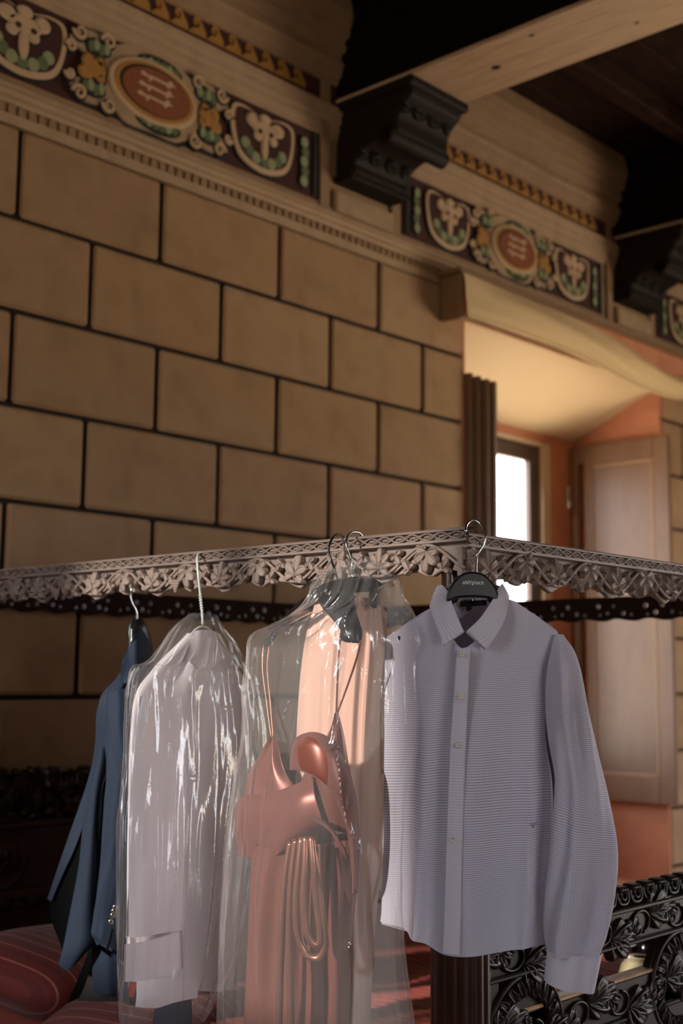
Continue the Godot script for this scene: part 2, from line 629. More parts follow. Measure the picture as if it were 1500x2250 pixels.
func spline2(p: PackedVector2Array, n: int, closed := true) -> PackedVector2Array:
	var r := PackedVector2Array()
	var m := p.size()
	for i in n:
		var s := float(i) / n * (m if closed else m - 1)
		var k := int(s)
		var f := s - k
		r.append(p[k % m].cubic_interpolate(p[(k + 1) % m], p[(k + m - 1) % m], p[(k + 2) % m], f))
	return r


func V2(a: Array) -> PackedVector2Array:
	var r := PackedVector2Array()
	for i in range(0, a.size(), 2):
		r.append(Vector2(a[i], a[i + 1]))
	return r


# a scroll: a flat ribbon curling into a spiral
func curl(size: float, width: float, turns: float, flip := 1.0) -> PackedVector2Array:
	var a := PackedVector2Array()
	var b := PackedVector2Array()
	for i in 29:
		var t := i / 28.0
		var ang := t * turns * TAU
		var rad := size * (1.0 - 0.8 * t)
		var wd := width * (1.0 - 0.55 * t) * 0.5
		a.append(Vector2(cos(ang) * (rad + wd), flip * sin(ang) * (rad + wd)))
		b.append(Vector2(cos(ang) * (rad - wd), flip * sin(ang) * (rad - wd)))
	b.reverse()
	a.append_array(b)
	return a


func shifted(p: PackedVector2Array, d: Vector2, k := Vector2.ONE, turn := 0.0) -> PackedVector2Array:
	var r := PackedVector2Array()
	for q in p:
		r.append((q * k).rotated(turn) + d)
	return r


func build_frieze() -> void:
	var t := structure("trim_1")
	var x0 := -1.0
	var ln := WX1 - x0
	# (out, up) profiles of the lower cornice, from bottom to top
	part("fillet", moulding([Vector2(0, 3.546), Vector2(0.024, 3.546), Vector2(0.026, 3.584), Vector2(0, 3.584)], ln), M.cream_trim, t, at3(x0, 0, 0))
	part("dentil_ground", moulding([Vector2(0, 3.584), Vector2(0.014, 3.584), Vector2(0.014, 3.618)], ln), M.tan_trim, t, at3(x0, 0, 0))
	var dm := bevel_box(Vector3(0.030, 0.032, 0.026), 0.003)
	for i in 130:
		if x0 + 0.4 + i * 0.043 > OX1 + 0.5:
			break
		part("dentil", dm, M.tan_trim, t, at3(x0 + 0.4 + i * 0.043, 3.602, 0.014))
	part("ledge_moulding", moulding([Vector2(0, 3.619), Vector2(0.030, 3.619), Vector2(0.034, 3.632), Vector2(0.050, 3.640), Vector2(0.054, 3.655), Vector2(0.066, 3.660), Vector2(0.066, 3.674), Vector2(0.010, 3.680)], ln), M.cream_trim, t, at3(x0, 0, 0))
	part("recessed_band", moulding([Vector2(0.008, 3.674), Vector2(0.008, 3.700)], ln), M.tan_trim, t, at3(x0, 0, 0))
	part("panel_ground", moulding([Vector2(0.006, 3.69), Vector2(0.006, 4.06)], ln), M.tan_trim, t, at3(x0, 0, 0))
	part("panel_sill", moulding([Vector2(0, 3.695), Vector2(0.022, 3.697), Vector2(0.024, 3.706), Vector2(0.012, 3.712), Vector2(0.014, 3.722), Vector2(0, 3.724)], ln), M.tan_trim, t, at3(x0, 0, 0))
	part("upper_moulding", moulding([Vector2(0, 4.04), Vector2(0.012, 4.045), Vector2(0.014, 4.075), Vector2(0.022, 4.08), Vector2(0.024, 4.105), Vector2(0.020, 4.112), Vector2(0.034, 4.122), Vector2(0.036, 4.148), Vector2(0.030, 4.152), Vector2(0.040, 4.160), Vector2(0.044, 4.188), Vector2(0.01, 4.198)], ln), M.cream_trim, t, at3(x0, 0, 0))
	part("recessed_band", moulding([Vector2(0.012, 4.196), Vector2(0.012, 4.214)], ln), M.tan_trim, t, at3(x0, 0, 0))
	part("wave_ground", moulding([Vector2(0.016, 4.212), Vector2(0.016, 4.305)], ln), M.maroon, t, at3(x0, 0, 0))
	part("crown_moulding", moulding([Vector2(0.016, 4.300), Vector2(0.030, 4.304), Vector2(0.034, 4.325), Vector2(0.050, 4.335), Vector2(0.060, 4.375), Vector2(0.066, 4.385), Vector2(0.066, 4.400), Vector2(0.05, 4.404), Vector2(0.052, 4.440), Vector2(0.075, 4.450), Vector2(0.082, 4.475), Vector2(0.070, 4.480), Vector2(0.072, 4.50), Vector2(0.10, 4.515), Vector2(0.105, 4.56), Vector2(0.115, 4.565), Vector2(0.12, 4.62), Vector2(0.10, YC)], ln), M.tan_trim, t, at3(x0, 0, 0))
	# running wave ornament
	var wv := PackedVector2Array()
	var body := V2([0.0, 0.0, 0.092, 0.0, 0.088, 0.022, 0.072, 0.040, 0.060, 0.056, 0.046, 0.064, 0.030, 0.060, 0.022, 0.046, 0.028, 0.034, 0.040, 0.032, 0.044, 0.040, 0.036, 0.044, 0.038, 0.050, 0.050, 0.046, 0.052, 0.034, 0.044, 0.024, 0.028, 0.024, 0.012, 0.014])
	wv = body
	var wave := slab(shifted(wv, Vector2.ZERO, Vector2(1.02, 1.22)), 0.008, 0.002)
	for r in [[-0.9, 1.48], [2.13, 3.96], [4.6, 6.4]]:
		var n := int((r[1] - r[0]) / 0.098)
		for i in n:
			part("wave_scroll", wave, M.ochre, t, at3(r[0] + i * 0.098, 4.222, 0.016))
	# bays of the painted frieze, between the corbels
	frieze_bay(t, 0.588, 1.0)
	frieze_bay(t, 3.045, 0.95)
	frieze_bay(t, 5.45, 0.9)
	for x in [1.70, 4.15]:
		part("corbel_plinth", slab(rect(0, 0, 0.40, 0.10), 0.03, 0.008), M.cream_trim, t, at3(x - 0.06, 3.70, 0.01))
	for x in [1.58, 2.075, 4.03, 4.53]:
		part("frieze_stile", slab(rect(-0.03, 3.70, 0.03, 4.30), 0.02, 0.004), M.tan_trim, t, at3(x, 0, 0.004))


func frieze_bay(t: Node3D, cx: float, k: float) -> void:
	var f := part("frieze_panel", slab(rect(-0.96 * k, -0.155, 0.96 * k, 0.155), 0.006, 0.0), M.maroon, t, at3(cx, 3.885, 0.006))
	f.set_meta("label", "maroon painted frieze panel with an oval shield and scrolls")
	var add := func(called: String, pts: PackedVector2Array, depth: float, m: String, z: float, bev := 0.003) -> void:
		var q := shifted(pts, Vector2.ZERO, Vector2(k, 1.0))
		part(called, slab(q, depth, bev), M[m], f, at3(0, 0, z))
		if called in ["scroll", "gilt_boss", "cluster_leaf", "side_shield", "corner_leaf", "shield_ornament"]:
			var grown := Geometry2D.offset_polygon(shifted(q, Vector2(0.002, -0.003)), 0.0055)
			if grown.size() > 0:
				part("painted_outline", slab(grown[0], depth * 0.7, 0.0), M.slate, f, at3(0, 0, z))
	# cartouche
	var cart := shifted(spline2(V2([0.0, 0.145, 0.10, 0.150, 0.16, 0.125, 0.235, 0.135, 0.30, 0.120, 0.33, 0.07, 0.26, 0.03, 0.25, -0.03, 0.32, -0.07, 0.30, -0.125, 0.235, -0.13, 0.16, -0.12, 0.10, -0.150, 0.0, -0.148, -0.10, -0.150, -0.16, -0.12, -0.235, -0.13, -0.30, -0.125, -0.32, -0.07, -0.25, -0.03, -0.26, 0.03, -0.33, 0.07, -0.30, 0.120, -0.235, 0.135, -0.16, 0.125, -0.10, 0.150]), 96), Vector2.ZERO, Vector2(1.2, 1.08))
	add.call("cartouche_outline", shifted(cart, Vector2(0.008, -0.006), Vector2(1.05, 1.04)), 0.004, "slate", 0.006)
	add.call("cartouche", cart, 0.014, "cream_trim", 0.006)
	for s in [-1.0, 1.0]:
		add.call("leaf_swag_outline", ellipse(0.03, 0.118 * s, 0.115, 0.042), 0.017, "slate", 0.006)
		for i in 6:
			add.call("swag_leaf", ellipse(-0.05 + i * 0.032, 0.122 * s - absf(i - 2.5) * 0.004 * s, 0.019, 0.028, 12), 0.022 + 0.001 * (i % 2), ["leaf_green", "pale_green", "leaf_green"][i % 3], 0.006)
	add.call("medallion_rim", ellipse(0, 0, 0.222, 0.130), 0.026, "bone", 0.006, 0.006)
	add.call("medallion_ring", ellipse(0, 0, 0.198, 0.112), 0.031, "ochre", 0.006, 0.003)
	add.call("medallion_line", ellipse(0, 0, 0.178, 0.099), 0.033, "dark_line", 0.006, 0.001)
	add.call("medallion_field", ellipse(0.006, -0.003, 0.170, 0.092), 0.035, "rust", 0.006, 0.001)
	for i in 3:
		var yy := 0.045 - i * 0.042
		var beast := spline2(V2([-0.085, 0.0, -0.092, 0.014, -0.075, 0.020, -0.06, 0.012, -0.02, 0.014, 0.02, 0.010, 0.045, 0.014, 0.052, 0.026, 0.068, 0.024, 0.066, 0.014, 0.082, 0.008, 0.060, 0.0, 0.052, -0.012, 0.040, -0.012, 0.036, -0.002, 0.0, 0.0, -0.030, 0.002, -0.040, -0.014, -0.052, -0.012, -0.050, 0.0]), 60)
		add.call("heraldic_beast", shifted(beast, Vector2(0.01 - 0.006 * i, yy), Vector2(1.0, 0.82)), 0.040, "bone", 0.006, 0.001)
	for s in [-1.0, 1.0]:
		# gilt mask, scrolls and leaf clusters beside the medallion
		for q in [[0.275, 0.0, 0.045, 0.040], [0.315, 0.018, 0.030, 0.034], [0.325, -0.030, 0.036, 0.030], [0.262, 0.03, 0.022, 0.024], [0.255, -0.03, 0.022, 0.022]]:
			add.call("gilt_boss", ellipse(q[0] * s, q[1], q[2], q[3], 20), 0.024, "ochre", 0.006, 0.008)
		for q in [[0.27, 0.085], [0.29, -0.082]]:
			add.call("leaf_cluster_outline", ellipse(q[0] * s, q[1], 0.062, 0.036, 24), 0.020, "slate", 0.006)
			for i in 4:
				add.call("cluster_leaf", ellipse((q[0] - 0.036 + i * 0.024) * s, q[1] + (0.006 if i % 2 == 0 else -0.004), 0.015, 0.024, 10), 0.026, "pale_green" if i % 2 == 0 else "leaf_green", 0.006)
		for q in [[0.225, 0.125, 0.030, 1.0], [0.355, 0.118, 0.030, -1.0], [0.395, 0.045, 0.022, 1.0], [0.215, -0.125, 0.030, -1.0], [0.350, -0.122, 0.030, 1.0], [0.395, -0.06, 0.02, -1.0]]:
			var c := shifted(curl(q[2], 0.017, 1.3, q[3]), Vector2(q[0] * s, q[1]), Vector2(s, 1.0))
			add.call("scroll", c, 0.026, "bone", 0.006, 0.002)
		# the round-bottomed shield at the side
		var sh := spline2(V2([-0.185, 0.10, -0.12, 0.125, 0.0, 0.105, 0.12, 0.125, 0.185, 0.10, 0.18, -0.02, 0.13, -0.11, 0.0, -0.145, -0.13, -0.11, -0.18, -0.02]), 60)
		add.call("side_shield", shifted(sh, Vector2(0.60 * s, 0), Vector2(s, 1.0)), 0.018, "bone", 0.006, 0.004)
		add.call("side_field", shifted(sh, Vector2(0.60 * s, 0.004), Vector2(0.88 * s, 0.86)), 0.020, "maroon", 0.006, 0.001)
		for i in 7:
			var a := PI + 0.35 + i * (PI - 0.7) / 6.0
			add.call("field_leaf", ellipse((0.60 + cos(a) * 0.115) * s, sin(a) * 0.085 - 0.012, 0.026, 0.026, 12), 0.026, "pale_green" if i % 2 == 0 else "leaf_green", 0.006, 0.004)
		for q in [[0.0, 0.045, 0.075, 0.035], [-0.075, 0.07, 0.035, 0.030], [0.075, 0.065, 0.040, 0.030], [0.0, -0.03, 0.022, 0.060], [-0.04, 0.01, 0.026, 0.022], [0.05, 0.01, 0.026, 0.022], [0.0, 0.095, 0.035, 0.022]]:
			add.call("shield_ornament", ellipse((0.60 + q[0]) * s, q[1], q[2], q[3], 20), 0.032, "bone", 0.006, 0.007)
		for q in [[-0.035, 0.028], [0.03, 0.03]]:
			add.call("ornament_hole", ellipse((0.60 + q[0]) * s, q[1], 0.013, 0.011, 10), 0.0345, "maroon", 0.006, 0.0)
		for i in 5:
			add.call("corner_leaf", ellipse((0.855 + 0.006 * (i % 2)) * s, -0.10 + i * 0.045, 0.024, 0.026, 12), 0.016, "pale_green" if i % 2 == 0 else "leaf_green", 0.006, 0.004)
	for s in [-1.0, 1.0]:
		add.call("panel_border", rect(0.93 * s - 0.012, -0.15, 0.93 * s + 0.012, 0.15), 0.012, "slate", 0.004, 0.0)


func build_ceiling() -> void:
	var c := structure("ceiling")
	block("ceiling_slab", Vector3(WX0 - 0.3, YC + 0.03, -0.66), Vector3(WX1 + 0.3, YC + 0.25, ZF + 0.3), M.beam_dark, c, 0.0)
	for i in 30:
		var z0 := i * 0.22
		block("ceiling_board", Vector3(WX0, YC, z0 + 0.006), Vector3(WX1, YC + 0.028, minf(z0 + 0.214, ZF)), M.board_dark, c, 0.006)
	for z in [0.62, 1.25, 1.95, 2.65, 3.4, 4.2, 5.0, 5.8]:
		block("joist", Vector3(WX0, YC - 0.13, z - 0.055), Vector3(WX1, YC, z + 0.055), M.board_dark, c, 0.008)
	var names := ["ceiling beam with light painted on its underside, crossing above the window and bed", "ceiling beam at the far right end above the second corbel"]
	var k := 0
	for x in [1.65, 4.09]:
		var b := thing("ceiling_beam", names[k], "beam", Vector3(x, 4.22, 0), "ceiling beams")
		block("beam_core", Vector3(0, 0.02, 0.0), Vector3(0.4, YC - 4.22, ZF), M.beam_dark, b, 0.01)
		block("lit_underside", Vector3(0.004, 0, 0.0), Vector3(0.396, 0.02, ZF), M.beam_lit, b, 0.004)  # same beam, its lit underside set in colour
		for i in 9:
			part("knot", slab(ellipse(0, 0, 0.006 + rng.randf() * 0.012, 0.008 + rng.randf() * 0.02, 14), 0.002, 0.001), M.corbel_wood, b, Transform3D(Basis(Vector3.RIGHT, PI / 2), Vector3(0.05 + rng.randf() * 0.3, 0.001, 0.7 + i * 0.33 + rng.randf() * 0.2)))
		k += 1
	corbel(1.65, "dark carved scroll corbel under the first ceiling beam")
	corbel(4.09, "dark carved scroll corbel at the right edge, above the window drape")


func corbel(x: float, label: String) -> void:
	var c := thing("carved_corbel", label, "corbel", Vector3(x, 3.86, 0), "corbels under the beams")
	# side outline (z out, y up) run across the beam's width
	var out := spline2(V2([0.0, 0.0, 0.10, 0.0, 0.12, 0.03, 0.115, 0.055, 0.15, 0.10, 0.22, 0.13, 0.28, 0.135, 0.33, 0.115, 0.365, 0.14, 0.37, 0.20, 0.40, 0.25, 0.44, 0.28, 0.45, 0.315, 0.45, 0.36, 0.2, 0.36, 0.0, 0.36, 0.0, 0.18]), 64)
	var body := slab(out, 0.36, 0.012)
	var turn := Basis(Vector3(0, 0, 1), Vector3(0, 1, 0), Vector3(-1, 0, 0))
	part("corbel_body", body, M.corbel_wood, c, Transform3D(turn, Vector3(0.38, 0, 0)))
	block("abacus", Vector3(-0.01, 0.315, 0), Vector3(0.41, 0.36, 0.475), M.corbel_wood, c, 0.01)
	block("base_fillet", Vector3(0.0, -0.02, 0), Vector3(0.40, 0.012, 0.125), M.corbel_wood, c, 0.006)
	var leaf := leaf_mesh("acanthus", 0.11, 0.022, 7)
	for i in 3:
		part("acanthus_leaf", leaf, M.corbel_wood, c, Transform3D(Basis(Vector3.RIGHT, 0.75) * Basis(Vector3.BACK, PI), Vector3(0.09 + i * 0.11, 0.105, 0.14)))
	for i in 3:
		part("acanthus_leaf", leaf, M.corbel_wood, c, Transform3D(Basis(Vector3.RIGHT, 0.35) * Basis(Vector3.BACK, PI), Vector3(0.09 + i * 0.11, 0.25, 0.385)))
	part("scroll_roll", tube(V([0.0, 0.125, 0.325, 0.40, 0.125, 0.325]), 0.04, 16), M.corbel_wood, c)


# a lobed leaf in the x, y plane, pointing down (-y) from its stem at the origin's top, domed to +z
func leaf_mesh(key: String, size: float, dome: float, lobes := 5, spread := 2.5) -> ArrayMesh:
	var kk := "leaf%s%s%s%d" % [key, size, dome, lobes]
	if MESH.has(kk):
		return MESH[kk]
	var st := SurfaceTool.new()
	st.begin(Mesh.PRIMITIVE_TRIANGLES)
	for k in lobes:
		var c := (float(k) / (lobes - 1) - 0.5) * 2.0 if lobes > 1 else 0.0
		var ang := c * spread * 0.72
		var ln := size * (1.0 - 0.36 * absf(c))
		var wd := size * (0.27 if lobes <= 5 else 0.20) * (1.0 - 0.12 * absf(c))
		var lift := dome * 0.16 * (k % 2)
		var fn := func(u: float, v: float) -> Vector3:
			var s: float = (u - 0.5) * 2.0
			var half: float = wd * pow(sin(PI * clampf(pow(v, 1.15) * 0.93 + 0.04, 0.0, 1.0)), 0.8)
			var h: float = dome * (0.34 + 0.30 * sin(v * 2.4)) + dome * 0.52 * exp(-pow((absf(s) - 0.62) / 0.2, 2.0)) * sin(PI * minf(v + 0.12, 1.0)) + dome * 0.30 * exp(-pow(s / 0.16, 2.0)) * (1.0 - v)
			if absf(s) > 0.99 or v > 0.99:
				h = -0.006
			var x := s * half + 0.16 * ln * v * v * c
			var y := -ln * v
			return Vector3(x * cos(ang) - y * sin(ang), x * sin(ang) + y * cos(ang), h + lift)
		st.append_from(grid(14, 8, func(u: float, v: float) -> Vector3: return fn.call(1.0 - u, v)), 0, Transform3D.IDENTITY)
	MESH[kk] = st.commit()
	return MESH[kk]


func build_window() -> void:
	var w := structure("window_1")
	# soffit and reveals of the deep opening
	var sl := atan2(0.27, 0.62)
	var so := bevel_box(Vector3(2.0, 0.03, 0.70), 0.0)
	part("soffit", so, M.soffit, w, Transform3D(Basis(Vector3.RIGHT, -sl), Vector3(3.6, 3.275, -0.31)))
	block("reveal", Vector3(OX1 - 0.012, OY0, -0.64), Vector3(OX1 + 0.004, 3.40, 0.022), M.terracotta, w, 0.0)
	block("reveal", Vector3(OX0 - 0.004, OY0, -0.64), Vector3(OX0 + 0.012, 3.40, 0.022), M.terracotta, w, 0.0)
	block("window_seat", Vector3(OX0, OY0 - 0.05, -0.66), Vector3(OX1, OY0 + 0.02, 0.03), M.terracotta, w, 0.006)
	# surround, frame, sashes
	block("surround", Vector3(4.33, OY0, -0.70), Vector3(4.60, 3.2, -0.60), M.terracotta, w, 0.004)
	block("surround", Vector3(2.60, OY0, -0.70), Vector3(2.87, 3.2, -0.60), M.terracotta, w, 0.004)
	block("surround", Vector3(2.87, 3.085, -0.70), Vector3(4.33, 3.2, -0.60), M.terracotta, w, 0.004)
	block("surround", Vector3(2.6, 3.2, -0.72), Vector3(4.6, 3.45, -0.64), M.terracotta, w, 0.004)
	block("surround", Vector3(2.87, OY0, -0.70), Vector3(4.33, 1.0, -0.60), M.terracotta, w, 0.004)
	for q in [[4.24, 1.0, 4.33, 3.085], [2.87, 1.0, 2.96, 3.085], [2.96, 3.055, 4.24, 3.085], [2.96, 1.0, 4.24, 1.05]]:
		block("window_frame", Vector3(q[0], q[1], -0.69), Vector3(q[2], q[3], -0.605), M.cream_paint, w, 0.004)
	for q in [[2.96, 3.52], [3.52, 4.24]]:
		var s := Node3D.new()
		s.name = "casement" if q[0] < 3.0 else "casement_001"
		w.add_child(s)
		var a: float = q[0]
		var b: float = q[1]
		block("stile", Vector3(a, 1.05, -0.68), Vector3(a + 0.085, 3.055, -0.63), M.sash, s, 0.006)
		block("stile", Vector3(b - 0.105, 1.05, -0.68), Vector3(b, 3.055, -0.63), M.sash, s, 0.006)
		block("rail", Vector3(a + 0.085, 2.955, -0.68), Vector3(b - 0.105, 3.055, -0.63), M.sash, s, 0.006)
		block("rail", Vector3(a + 0.085, 1.05, -0.68), Vector3(b - 0.105, 1.16, -0.63), M.sash, s, 0.006)
		block("pane", Vector3(a + 0.08, 1.15, -0.658), Vector3(b - 0.10, 2.96, -0.654), M.glass, s, 0.0)
	# the right shutter, folded back on the reveal
	var sh := Node3D.new()
	sh.name = "shutter"
	w.add_child(sh)
	sh.set_meta("label", "pale pinkish panelled shutter folded back at right")
	var xs := 4.53
	block("narrow_leaf", Vector3(xs, 0.88, -0.60), Vector3(xs + 0.035, 3.085, -0.535), M.shutter_paint, sh, 0.006)

	block("stile", Vector3(xs, 0.88, -0.485), Vector3(xs + 0.035, 3.09, -0.45), M.shutter_paint, sh, 0.004)
	block("stile", Vector3(xs, 0.88, 0.0), Vector3(xs + 0.035, 3.09, 0.105), M.shutter_paint, sh, 0.004)
	block("rail", Vector3(xs, 2.96, -0.45), Vector3(xs + 0.035, 3.09, 0.0), M.shutter_paint, sh, 0.004)
	block("rail", Vector3(xs, 2.975, -0.535), Vector3(xs + 0.035, 3.09, -0.485), M.shutter_paint, sh, 0.0)
	block("rail", Vector3(xs, 0.88, -0.45), Vector3(xs + 0.035, 1.03, 0.0), M.shutter_paint, sh, 0.004)
	for q in [[-0.45, 1.03, -0.43, 2.96], [-0.02, 1.03, 0.0, 2.96], [-0.43, 2.94, -0.02, 2.96], [-0.43, 1.03, -0.02, 1.05]]:
		block("panel_bead", Vector3(xs + 0.003, q[1], q[0]), Vector3(xs + 0.03, q[3], q[2]), M.bead_paint, sh, 0.006)
	block("panel", Vector3(xs + 0.016, 1.04, -0.44), Vector3(xs + 0.030, 2.95, -0.01), M.shutter_paint, sh, 0.004)
	part("hinge", tube(V([xs - 0.01, 2.70, -0.60, xs - 0.01, 2.83, -0.60]), 0.014, 10), M.steel, sh)
	# the left shutter, seen from behind
	var sl2 := Node3D.new()
	sl2.name = "shutter_001"
	w.add_child(sl2)
	sl2.set_meta("label", "folded shutter seen edge-on at left, in shade")
	for q in [[2.615, 0.055, 3.13], [2.645, 0.085, 3.115], [2.675, 0.115, 3.10], [2.705, 0.135, 3.09]]:
		block("leaf", Vector3(q[0], 0.88, -0.58), Vector3(q[0] + 0.028, q[2], q[1]), M.shutter_paint, sl2, 0.005)
	# glazing of the two windows outside the picture
	var w2 := structure("window_2")
	window_in_side(w2, WX0 - 0.16, 0.44, 1.80, 2.12, 3.32)
	block("added_half_shutter", Vector3(WX0 - 0.12, 2.12, 1.66), Vector3(WX0 - 0.09, 3.08, 1.80), M.shutter_dark, w2, 0.004)  # unseen leaf added to keep the sun off the striped shirt
	var w3 := structure("window_3")
	window_in_side(w3, WX1 + 0.16, 2.4, 6.4, 0.0, 2.9)
	var w4 := structure("window_4")
	for q in [[-3.0, -2.95], [-1.45, -1.4], [-2.23, -2.17]]:
		block("window_frame", Vector3(q[0], 1.2, ZF + 0.13), Vector3(q[1], 2.6, ZF + 0.19), M.sash, w4, 0.004)
	# pelmet and its cloth
	var p := thing("pelmet", "wooden pelmet box above the window, orange behind its sagging cloth", "pelmet", Vector3(2.4, 3.37, 0.0))
	block("end_board", Vector3(0.0, -0.02, 0.03), Vector3(0.03, 0.20, 0.165), M.pelmet, p, 0.004)
	block("end_board", Vector3(2.55, -0.02, 0.03), Vector3(2.58, 0.20, 0.165), M.pelmet, p, 0.004)
	block("front_board", Vector3(0.03, 0.0, 0.14), Vector3(2.55, 0.20, 0.16), M.terracotta, p, 0.003)
	block("top_board", Vector3(-0.03, 0.20, 0.03), Vector3(2.61, 0.222, 0.185), M.pelmet, p, 0.004)
	var d := thing("window_drape", "cream cloth drape swagged along the front of the pelmet", "drape", Vector3(2.395, 3.45, 0.165))
	var top := [[0.0, 0.115], [0.3, 0.11], [0.8, 0.105], [1.1, 0.10], [1.45, 0.07], [1.75, 0.02], [2.1, -0.02], [2.5, 0.06]]
	var bot := [[0.0, -0.105], [0.3, -0.095], [0.8, -0.10], [1.1, -0.115], [1.45, -0.15], [1.75, -0.17], [2.1, -0.155], [2.5, -0.07]]
	var tl := PackedVector3Array()
	var bl := PackedVector3Array()
	for q in top:
		tl.append(Vector3(q[0], q[1], 0.01))
	for q in bot:
		bl.append(Vector3(q[0], q[1], 0.03))
	var cloth := func(u: float, v: float) -> Vector3:
		var q := cr(tl, u).lerp(cr(bl, u), v)
		var f := 0.016 * sin((v * 1.1 - u * 1.6 + 0.2) * TAU) * (0.4 + 0.6 * u) + 0.010 * sin((v * 0.5 - u * 4.0) * TAU) * exp(-u * 4.0)
		return q + Vector3(0, 0, f * sin(v * PI) + 0.03 * sin(v * PI) * smoothstep(0.0, 0.25, u) + 0.008)
	part("cloth", grid(120, 24, cloth), M.drape, d)
	var hem := PackedVector3Array()
	for i in 61:
		hem.append(cloth.call(i / 60.0, 1.0))
	part("hem", tube(hem, 0.009, 8), M.drape, d)


func window_in_side(w: Node3D, x: float, z0: float, z1: float, y0: float, y1: float) -> void:
	var zm := (z0 + z1) * 0.5
	for q in [[z0, z0 + 0.06], [z1 - 0.06, z1], [zm - 0.05, zm + 0.05]]:
		block("window_frame", Vector3(x - 0.03, y0, q[0]), Vector3(x + 0.03, y1, q[1]), M.sash, w, 0.004)
	for q in [[y0, y0 + 0.06], [y1 - 0.06, y1]]:
		block("window_frame", Vector3(x - 0.03, q[0], z0 + 0.06), Vector3(x + 0.03, q[1], z1 - 0.06), M.sash, w, 0.004)


# ---------------------------------------------------------------- the bed
const BX0 := -0.369
const BX1 := 1.717
const BZ0 := 0.076
const BZ1 := 2.29
const RT := 1.905


func wave_path(n: int, half: float, phase: float, amp: float, k := 8) -> PackedVector3Array:
	var r := PackedVector3Array()
	for i in n * k + 1:
		var s := float(i) / k
		r.append(Vector3(s * half, amp * cos((s + phase) * PI), 0))
	return r


func carved_rail(bed: Node3D, length: float, t: Transform3D, first_crest: float, label: String) -> void:
	# local x along the rail, y up from the rail's top, z outwards
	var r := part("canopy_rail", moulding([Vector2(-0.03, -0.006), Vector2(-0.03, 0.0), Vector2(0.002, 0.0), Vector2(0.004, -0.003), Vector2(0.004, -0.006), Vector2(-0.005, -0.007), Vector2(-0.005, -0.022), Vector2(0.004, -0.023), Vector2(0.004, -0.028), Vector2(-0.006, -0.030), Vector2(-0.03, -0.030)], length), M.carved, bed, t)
	r.set_meta("label", label)
	# the pierced board behind the vine, with a scalloped lower edge
	var half := 0.126
	var prof := PackedVector2Array()
	prof.append(Vector2(0, -0.028))
	var n := int(length / 0.02)
	for i in n + 1:
		var x := length * i / n
		var ph := (x - first_crest) / half * PI
		prof.append(Vector2(x, -0.090 - 0.007 * cos(ph * 2.0) + 0.004 * cos(ph) - 0.003 * cos(ph * 4.0)))
	prof.append(Vector2(length, -0.028))
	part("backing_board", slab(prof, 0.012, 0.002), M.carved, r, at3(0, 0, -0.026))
	# vine
	var v := PackedVector3Array()
	for i in int(length / 0.008) + 1:
		var x := i * 0.008
		v.append(Vector3(x, -0.060 + 0.029 * cos((x - first_crest) / half * PI), -0.001))
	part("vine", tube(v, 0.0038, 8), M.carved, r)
	# guilloche band
	for s in [-1.0, 1.0]:
		var g := PackedVector3Array()
		for i in int(length / 0.0048) + 1:
			var x := i * 0.0048
			g.append(Vector3(x, -0.0145 + s * 0.0070 * sin(x / 0.038 * PI), 0.0006 + s * 0.0008))
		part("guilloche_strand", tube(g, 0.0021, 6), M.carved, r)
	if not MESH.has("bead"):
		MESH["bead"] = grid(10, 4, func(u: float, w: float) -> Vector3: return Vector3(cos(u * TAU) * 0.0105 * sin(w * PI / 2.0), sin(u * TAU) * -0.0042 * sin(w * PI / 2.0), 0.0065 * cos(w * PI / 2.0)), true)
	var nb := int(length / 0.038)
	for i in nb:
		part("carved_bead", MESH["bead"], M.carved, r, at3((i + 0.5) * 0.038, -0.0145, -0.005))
	# leaves hang in the arches and stand in the hollows of the vine
	var big := [leaf_mesh("vine_a", 0.052, 0.010, 5, 2.5), leaf_mesh("vine_b", 0.049, 0.011, 5, 2.2), leaf_mesh("vine_c", 0.050, 0.010, 7, 2.5)]
	var small := leaf_mesh("vine_s", 0.028, 0.009, 3, 1.7)
	var i0 := -int(first_crest / half)
	for i in range(i0, i0 + int(length / half) + 2):
		var x := first_crest + i * half
		if x < 0.02 or x > length - 0.02:
			continue
		var up := absi(i) % 2 == 1
		var jit := rng.randf_range(-0.3, 0.3)
		var y := -0.078 if up else -0.040
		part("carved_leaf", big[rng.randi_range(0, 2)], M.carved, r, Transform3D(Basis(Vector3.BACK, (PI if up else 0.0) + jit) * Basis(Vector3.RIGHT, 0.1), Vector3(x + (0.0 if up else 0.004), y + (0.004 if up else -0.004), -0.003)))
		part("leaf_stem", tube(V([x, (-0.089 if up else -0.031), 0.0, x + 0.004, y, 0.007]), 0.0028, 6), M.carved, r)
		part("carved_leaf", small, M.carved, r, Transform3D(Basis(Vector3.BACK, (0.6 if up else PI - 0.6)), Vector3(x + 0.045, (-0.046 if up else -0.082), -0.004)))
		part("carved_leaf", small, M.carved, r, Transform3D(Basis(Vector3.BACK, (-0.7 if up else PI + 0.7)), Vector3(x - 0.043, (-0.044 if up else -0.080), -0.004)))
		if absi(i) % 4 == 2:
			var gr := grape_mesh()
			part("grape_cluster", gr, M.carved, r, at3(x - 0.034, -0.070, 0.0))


func grape_mesh() -> ArrayMesh:
	if MESH.has("grape"):
		return MESH["grape"]
	var st := SurfaceTool.new()
	st.begin(Mesh.PRIMITIVE_TRIANGLES)
	var sm := SphereMesh.new()
	sm.radius = 0.0042
	sm.height = 0.0084
	sm.radial_segments = 8
	sm.rings = 4
	for j in 5:
		for i in 5 - j:
			st.append_from(sm, 0, at3((i - (4 - j) * 0.5) * 0.0066, -j * 0.0062, 0.003))
	MESH["grape"] = st.commit()
	return MESH["grape"]


